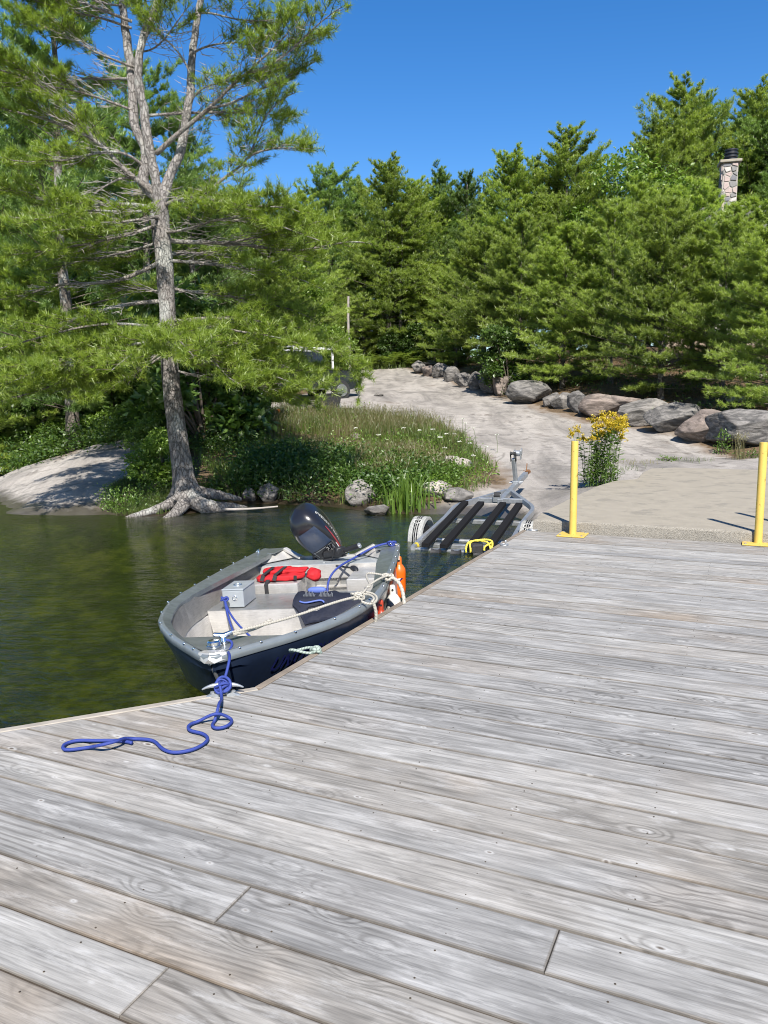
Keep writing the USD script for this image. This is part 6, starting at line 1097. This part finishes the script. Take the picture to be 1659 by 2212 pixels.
T5 = [('darkshrub', 250, 23.5, 740, 'dark shrub on the rise behind the left rock'), ('darkshrub', 170, 23.0, 760, 'dark shrub left of the bare rock'), ('darkshrub', 340, 24.5, 720, 'dark leafy shrub behind the old trunk'), ('darkshrub', 440, 19.6, 580, 'tall dark leafy shrub right of the old trunk'), ('darkshrub', 400, 22.5, 640, 'dark leafy shrub hidden behind the old trunk'), ('darkshrub', 500, 21.0, 640, 'dark leafy shrub in front of the parked car'), ('darkshrub', 90, 22.8, 780, 'dark shrub over the left bay'),
      ('shrub', 120, 22.0, 905, 'green shrub on the shore left of the bare rock'), ('shrub', 205, 21.8, 890, 'green shrub at the back of the bare rock'), ('shrub', 40, 23.2, 880, 'leafy shrub at the left edge of the shore'), ('shrub', 265, 20.8, 880, 'green shrub on the crest of the bare rock'), ('shrub', -30, 23.5, 860, 'shrub at the left edge over the bay'), ('darkshrub', 10, 26, 720, 'dark shrub deep in the left woods'), ('shrub', 330, 18.2, 895, 'leafy shrub hugging the left of the old trunk'), ('shrub', 318, 16.0, 960, 'low leafy shrub at the left foot of the old trunk'), ('shrub', 352, 15.6, 930, 'broad leaved shrub just left of the old trunk')]
for k, px, y, top, lb in T5: put(k, px, y, top, lb, 1.15)
# a closed wall of woods further back
for i in range(34):
    px = -250+i*62+rw.uniform(-20, 20); y = rw.uniform(56, 72); 
    top = float(np.interp(px, [-200, 300, 560, 640, 760, 900, 1100, 1300, 1450, 1700], [330, 380, 470, 450, 425, 420, 400, 390, 330, 300]))+rw.uniform(0, 40)
    put(['tall2', 'tall', 'oak', 'layer'][int(rw.integers(4))], px, y, top, 'pine or leafy tree in the dim row at the back of the woods', 1.5, group='trees at the back of the woods')
for i in range(14):
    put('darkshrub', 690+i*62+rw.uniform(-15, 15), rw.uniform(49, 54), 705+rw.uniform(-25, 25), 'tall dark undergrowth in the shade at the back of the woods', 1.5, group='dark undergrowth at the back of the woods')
# cut pine boughs on the ledge
for i, (px, py, y) in enumerate([(770, 775, 43.0), (815, 778, 43.6), (860, 772, 43.9), (905, 768, 44.0), (740, 780, 42)]):
    put('young2', px, y, py-10, ['low pine bough pile at the head of the slope by the car', 'low pine boughs along the top of the slope', 'pine boughs with a bare stick on the ledge', 'bright pine boughs at the head of the boulder row', 'pine boughs right of the parked car'][i], 3.6)
# ------------------------------------------------------------------ grass bank, weeds, flowers
rgv = np.random.default_rng(31)
def scatter_in(poly, n, clump=0.0, seed=0):
    a, b, c, d = poly.bounds; out = []
    while sum(map(len, out)) < n:
        q = rgv.uniform((a, b), (c, d), (n*2, 2)); q = q[contains_xy(poly, q[:, 0], q[:, 1])]
        if clump: q = q[meshkit.fbm(np.c_[q*0.9, 0*q[:, :1]], 3, seed) > rgv.uniform(0.5-clump, 0.5+clump, len(q))]
        out.append(q)
    return np.vstack(out)[:n]
def grass_mesh(q, h, w, lean=0.5, hv=0.4, segs=2):
    n = len(q); z = gz(q[:, 0], q[:, 1]); ok = z > WATER-0.03; q, z = q[ok], z[ok]; n = len(q)
    a = rgv.uniform(0, 6.283, n); H = (h if np.isscalar(h) else np.asarray(h)[ok])*rgv.uniform(1-hv, 1+hv, n); l = rgv.uniform(0.05, lean, n)*H
    b = rgv.uniform(0, 6.283, n); s = np.stack([np.cos(b), np.sin(b), 0*b], 1)*(w*rgv.uniform(.7, 1.3, n))[:, None]/2
    p0 = np.c_[q, z-0.01]; d = np.stack([np.cos(a), np.sin(a), 0*a], 1)
    p1 = p0+d*(l*0.3)[:, None]+np.array([0, 0, 1])*(H*0.6)[:, None]; p2 = p0+d*l[:, None]+np.array([0, 0, 1])*(H*(0.97-0.25*(l/H)))[:, None]
    v = np.stack([p0-s, p0+s, p1+s*0.8, p1-s*0.8, p2], 1).reshape(-1, 3); k = np.arange(n)[:, None]*5
    return v, np.vstack([k+[0, 1, 2], k+[0, 2, 3], k+[3, 2, 4]])
def seed_heads(q, h, n=7, matn=None):
    P = np.repeat(np.c_[q, gz(q[:, 0], q[:, 1])+h], n, 0)+rgv.normal(size=(len(q)*n, 3))*[.012, .012, .04]; return blades(P, np.tile([0, 0, 1.0], (len(P), 1)), 1, .05, .012, .6, rgv)
TONGUE = Polygon([tuple(on_rock(*p)[:2]) for p in [(1080, 1040), (1062, 1010), (1035, 988), (1003, 955), (978, 932), (930, 916), (860, 906), (780, 902), (700, 897), (620, 897), (530, 912), (450, 945), (430, 985)]]+[(-3.1, 15.6), (-2.6, 15.5), (-2.0, 15.3), (-1.2, 14.95), (-.5, 14.4), (0.0, 14.0), (.5, 13.75), (1.1, 14.2), (1.7, 14.8)]).buffer(.12)
LAWN = Polygon([(-3.2, 14.9), (-4.0, 13.75), (-4.6, 13.75), (-5.2, 14.4), (-5.3, 15.4), (-5.0, 16.6), (-4.6, 17.6), (-3.3, 17.4)]).buffer(.1)
upper = [q for q in [on_rock(*p)[:2] for p in [(1000, 955), (930, 920), (780, 904), (620, 899), (450, 945), (440, 975), (620, 945), (780, 950), (900, 960), (990, 985)]]]
UP = Polygon([tuple(q) for q in upper]).buffer(.05)
MIDB_ = Polygon([(-.6, 15.2), (.4, 14.8), (1.3, 15.2), (1.6, 16.6), (.6, 18), (-.6, 17.8)])
q = scatter_in(TONGUE, 15000, .12, 1); obj('grass', grass_mesh(q, 0.26, .012, .6), 'grass', label='green grass and weeds covering the bank between the pine and the trailer', cat='grass', kind='stuff')
q = scatter_in(UP, 8000, .15, 2); obj('tall_grass', grass_mesh(q, 0.42, .012, .45), 'grass', label='tall green grass along the top of the bank', cat='grass', kind='stuff')
q = scatter_in(UP.union(MIDB_), 7000, .35, 3); g1 = grass_mesh(q, 0.56, .009, .45); q2 = q[::6]; obj('dry_grass', cat([g1, seed_heads(q2, .46)]), 'grass_dry', label='dry straw coloured grass stems with seed heads on the bank', cat='grass', kind='stuff')
q = scatter_in(LAWN, 9000, .2, 4); obj('grass', grass_mesh(q, 0.13, .010, .7), 'grass', label='short grass at the left foot of the old pine', cat='grass', kind='stuff')
# low leafy weeds over the bank: ground cover nobody could count
def weeds(poly, n, h, leaf, matn, label, seed, per=16, name='weeds', catn='weeds', sh=None):
    q = scatter_in(poly, n, .22, seed); z = gz(q[:, 0], q[:, 1]); k = z > WATER+.02; q, z = q[k], z[k]; H = h*rgv.uniform(.5, 1.25, len(q))
    u = rgv.uniform(.15, 1, (len(q), per)); a = rgv.normal(size=(len(q), per, 2))*(.10*h/.35+.03)
    P = np.stack([q[:, None, 0]+a[..., 0], q[:, None, 1]+a[..., 1], z[:, None]+u*H[:, None]], -1).reshape(-1, 3); D = np.stack([a[..., 0]*5, a[..., 1]*5, .35+0*u], -1).reshape(-1, 3)
    st = []
    return obj(name, blades(P, D, 1, leaf, leaf*.5, .9, rgv, .15, True), matn, label=label, cat=catn, kind='stuff')
LOWB = Polygon([(-3.0, 15.75), (-2.0, 15.45), (-1.2, 15.1), (-.6, 14.6), (0.1, 14.2), (.6, 14.2), (1.0, 14.9), (.3, 16.5), (-.6, 17.5), (-2.4, 18.3), (-3.2, 17.6)])
MIDB = Polygon([(-.8, 14.5), (.1, 14.05), (.7, 14.2), (1.3, 15.0), (1.5, 16.2), (.6, 17.6), (-.3, 17.3), (-.9, 16)])
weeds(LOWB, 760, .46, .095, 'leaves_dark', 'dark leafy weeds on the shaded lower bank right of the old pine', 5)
weeds(MIDB, 700, .42, .07, 'leaves', 'mid green leafy weeds on the sunny part of the bank', 6, 18)
weeds(TONGUE, 700, .36, .07, 'leaves_lime', 'pale green weeds dotted through the bank grass', 7, 12)
weeds(LAWN, 160, .24, .05, 'leaves', 'small leafy weeds at the left foot of the old pine', 8, 14)
SH2 = Polygon([(-6.2, 20.3), (-8.8, 20.2), (-10.5, 21.2), (-11.5, 23.8), (-9, 24.5), (-6, 22.5)]); weeds(SH2, 520, .75, .10, 'leaves', 'tangled green undergrowth on the shore left of the bare rock', 9, 18); weeds(SH2.buffer(1.5), 420, .7, .10, 'leaves_dark', 'dark undergrowth behind the bare rock', 10, 18)
BACKL = Polygon([(-6, 20.8), (-4.2, 18.2), (-3.0, 18.8), (-3.4, 22), (-6, 24)]); weeds(BACKL, 300, .5, .08, 'leaves_dark', 'dark weeds behind the old pine trunk', 11, 16)
EDGE = Polygon([tuple(on_rock(*p)[:2]) for p in [(760, 800), (860, 797), (900, 795), (960, 790), (1000, 800), (960, 780), (760, 788)]]).buffer(.4); q = scatter_in(EDGE, 2500); obj('grass', grass_mesh(q, .35, .03, .5), 'grass', label='grass along the top of the rock slope', cat='grass', kind='stuff')
FLOORR = Polygon([(9.3, 18.4), (8.8, 21), (8.2, 23.6), (7.0, 26), (6.3, 29), (5, 33), (4, 37), (8, 38), (14, 30), (16, 22), (13, 18)])
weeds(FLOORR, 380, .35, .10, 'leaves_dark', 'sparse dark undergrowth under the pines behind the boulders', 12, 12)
q = scatter_in(FLOORR, 9000); P = np.c_[q, gz(q[:, 0], q[:, 1])+.015]; obj('needle_litter', blades(P, np.tile([0, 0, .2], (len(P), 1)), 2, .16, .012, 1.5, rgv), 'needle_litter', label='brown pine needles strewn under the thicket', cat='litter', kind='stuff')
for k, (x, y, s_) in enumerate([(11.2, 19.4, .5), (12.0, 20.6, .7), (10.6, 20.9, .4), (12.8, 22.3, .8), (11.6, 23.2, .6), (13.6, 24.4, .9), (10.2, 22.6, .5), (12.4, 25.8, .8), (14.4, 22.0, .7), (11.0, 26.5, .6)]):
    v, f = rock(np.random.default_rng(900+k), (s_*1.5, s_*1.2, s_*.5), 12, 3, .08, 900+k); obj('flat_rock', (v, f), 'granite', label='pale rock showing between the trunks in the right hand thicket', cat='rock', group='pale rocks in the right hand thicket', loc=(x, y, gz(x, y)+.03), smooth=28)
# white umbels of wild carrot
def plant(name, label, catn, base, group=None): return thing(name, label, catn, (base[0], base[1], gz(base[0], base[1])-.01), 0, group)
UM = [(1005, 915), (1030, 925), (983, 938), (958, 938), (985, 955), (1010, 958), (935, 928), (952, 945), (1045, 965), (1022, 985), (905, 930), (870, 925), (960, 968), (820, 940), (1000, 905), (1075, 940), (770, 925), (740, 962)]
LU = 'lacy white wildflower head among the bank grass'
for i, (px, py) in enumerate(UM):
    b = on_rock(px, py+34); zt = at_y(px, py, b[1])[2]; t = plant('wild_carrot', LU, 'flower', b, 'white wildflowers on the grass bank'); h = max(.25, zt-gz(b[0], b[1])); c_ = np.array([rgv.normal()*.05, rgv.normal()*.03, h])
    obj('stem', tube(spline([(0, 0, 0), c_*[.4, .4, .5], c_], 6), .004, 4), 'leaves', t)
    g = rgv.uniform(-1, 1, (26, 2)); g = g[(g**2).sum(1) < 1]*.055; P = np.c_[g, .02-4*(g**2).sum(1)]+c_; obj('umbel', blades(P, np.tile([0, 0, 1.0], (len(P), 1)), 4, .022, .018, 1.4, rgv, 0, True), 'petal_white', t)
# goldenrod clump at the slab edge
gb = at_z(1297, 1040, .1); gr_ = thing('goldenrod_plant', 'tall clump of goldenrod with yellow flower plumes at the slab edge', 'goldenrod', (gb[0], gb[1]+.05, .02))
SP, SD, YP, YD = [], [], [], []
for i in range(30):
    f = rgv.uniform(); x = rgv.normal()*.15; y = rgv.normal()*.16; tall = i < 40
    H = rgv.uniform(.90, 1.30) if tall else rgv.uniform(.35, .75)
    tx = x+ (rgv.uniform(-.02, .34) if tall and i > 9 else rgv.uniform(-.24, .06)); H = H if i > 9 else H*.88
    st = spline([(x, y, 0), (x+(tx-x)*.35, y+.02, H*.5), (tx, y+rgv.normal()*.06, H)], 12); obj('stem', tube(st, np.linspace(.0055, .003, 12), 5, False), 'leaves', gr_)
    u = rgv.uniform(.12, .93, 52 if tall else 36)[:, None]; k = (u[:, 0]*11).astype(int); P = st[k]+(st[np.minimum(k+1, 11)]-st[k])*(u*11-k[:, None]); a = rgv.uniform(0, 6.28, len(P)); SP.append(P); SD.append(np.stack([np.cos(a), np.sin(a), .35+0*a], 1))
    if tall:
        for j in range(7):
            a = rgv.uniform(0, 6.28); L = rgv.uniform(.05, .13); e = st[-1]+np.array([math.cos(a)*L, math.sin(a)*L, -.02+rgv.uniform(-.10, .07)]); m_ = 16; w = rgv.uniform(0, 1, (m_, 1)); YP.append(st[-1]-[0, 0, .05]+(e-st[-1]+[0, 0, .05])*w+rgv.normal(size=(m_, 3))*.012); YD.append(np.tile([0, 0, 1.0], (m_, 1)))
obj('leaves', blades(np.vstack(SP), np.vstack(SD), 1, .10, .024, .3, rgv, .2, True), 'leaves', gr_, kind='stuff')
obj('flowers', blades(np.vstack(YP), np.vstack(YD), 3, .026, .018, 1.4, rgv, 0, True), 'goldenrod_yellow', gr_, kind='stuff')
def bush(name, label, catn, pos, rx, h, n, leaf, matn, wid=.5, group=None):
    t = plant(name, label, catn, pos, group); d = rgv.normal(size=(n, 3)); d /= np.linalg.norm(d, axis=1)[:, None]; d[:, 2] = np.abs(d[:, 2]); r = rgv.uniform(.35, 1.05, (n, 1)); P = d*r*[rx, rx, h]*(0.8+.5*meshkit.fbm(d*2+pos[0], 2, 3)[:, None]); st = [tube(spline([(0, 0, 0), p*.5+[0, 0, .05], p], 5), .004, 4, False) for p in P[:14]]
    obj('stems', cat(st), 'twig', t); obj('foliage', blades(P, d*.7+[0, 0, .3], 1, leaf, leaf*wid, .9, rgv, .15, True), matn, t, kind='stuff'); return t
bush('weed_clump', 'bushy grey green weeds at the base of the goldenrod', 'weeds', gb+[.02, .10, 0], .30, .58, 1300, .05, 'leaves', .45)
bush('weed_clump', 'small green weed against the grey boulder', 'weeds', on_rock(1475, 934), .18, .45, 160, .07, 'leaves_lime'); bush('weed_clump', 'green weed leaning on the pale pointed boulder', 'weeds', on_rock(1412, 922), .18, .5, 160, .07, 'leaves_lime'); bush('weed_clump', 'tall weed between the pink and dark boulders', 'weeds', on_rock(1560, 980), .2, .6, 200, .07, 'leaves')
bush('weed_clump', 'low weed on the rock at the far slab edge', 'weeds', on_rock(1443, 1000), .28, .12, 120, .05, 'leaves_lime'); bush('weed_clump', 'weed at the slab edge below the dark boulder', 'weeds', on_rock(1625, 1002), .3, .18, 150, .06, 'leaves')
bush('weed_clump', 'green weed growing below the flat faced boulder', 'weeds', on_rock(1086, 856), .2, .35, 120, .08, 'leaves_dark'); bush('weed_clump', 'yellow green sapling in the middle of the bank', 'weeds', on_rock(862, 985), .3, .6, 200, .10, 'leaves_lime'); bush('weed_clump', 'reddish green bush at the front of the bank', 'weeds', at_z(772, 1055, -.2), .5, .55, 520, .06, 'leaves', .5); bush('weed_clump', 'rounded green bush at the front of the bank', 'weeds', at_z(850, 1045, -.2), .5, .62, 620, .06, 'leaves', .5)
bush('weed_clump', 'dark fern like clump right of the old pine', 'weeds', at_z(500, 1050, -.15), .5, .6, 520, .10, 'leaves_dark', .35); bush('weed_clump', 'dark clump overhanging the round shore stone', 'weeds', at_z(590, 1050, -.15), .6, .62, 560, .09, 'leaves_dark', .4); bush('weed_clump', 'dark clump in the shaded middle of the bank', 'weeds', at_z(670, 1060, -.2), .55, .6, 520, .08, 'leaves_dark', .4); bush('weed_clump', 'leafy clump at the water below the old pine', 'weeds', at_z(268, 1098, -.38), .42, .42, 520, .055, 'leaves', .5); bush('weed_clump', 'leafy clump on the grass left of the old pine', 'weeds', at_z(325, 1075, -.3), .35, .35, 320, .06, 'leaves', .5)
def tuft(name, label, catn, pos, n, h, w, matn, r=.12, lean=.5, heads=False):
    t = plant(name, label, catn, pos); q = pos[:2]+rgv.normal(size=(n, 2))*r; g = grass_mesh(q, h, w, lean); z0 = gz(pos[0], pos[1])-.01; obj('blades', (g[0]-[pos[0], pos[1], z0], g[1]), matn, t, kind='stuff')
    if heads: m_ = seed_heads(q[::2], h*.95, 6); obj('seed_heads', (m_[0]-[pos[0], pos[1], z0], m_[1]), 'grass_dry', t, kind='stuff')
tuft('iris_clump', 'upright iris like leaves at the water left of the trailer', 'water plant', at_z(880, 1095, -.36), 130, .55, .028, 'leaves_lime', .16, .35); tuft('grass_tuft', 'dry grass tuft with seed heads beside the right bollard', 'grass', on_rock(1592, 1005), 60, .5, .008, 'grass_dry', .10, .3, True); tuft('grass_tuft', 'dry grass tuft at the front of the bank', 'grass', at_z(690, 1020, -.1), 160, .5, .009, 'grass_dry', .22, .4, True)
for i, (px, py, lb) in enumerate([(1380, 1008, 'thin dry grass at the corner of the slab'), (1500, 1003, 'thin grass line along the far slab edge'), (1300, 1052, 'grass fringe where the goldenrod meets the slab'), (1345, 1030, 'flat dry grass spilling onto the slab')]): tuft('grass_tuft', lb, 'grass', on_rock(px, py), 70, .10, .007, 'grass_dry' if i % 2 == 0 else 'grass', .22, .9)
# sticks and drift along the shore
for pts, r, lb in (([(620, 1078), (690, 1082), (740, 1080)], .022, 'pale driftwood stick at the foot of the bank'), ([(450, 1098), (520, 1100), (600, 1094)], .03, 'dark sunken branch along the shore'), ([(600, 1060), (650, 1072), (720, 1079)], .016, 'thin dead branch hanging over the dark water')):
    obj('driftwood', tube(spline([at_z(px, py, WATER+.04+.02*i) for i, (px, py) in enumerate(pts)], 12), np.linspace(r, r*.5, 12), 7), 'dead_twig', label=lb, cat='driftwood', smooth=True)
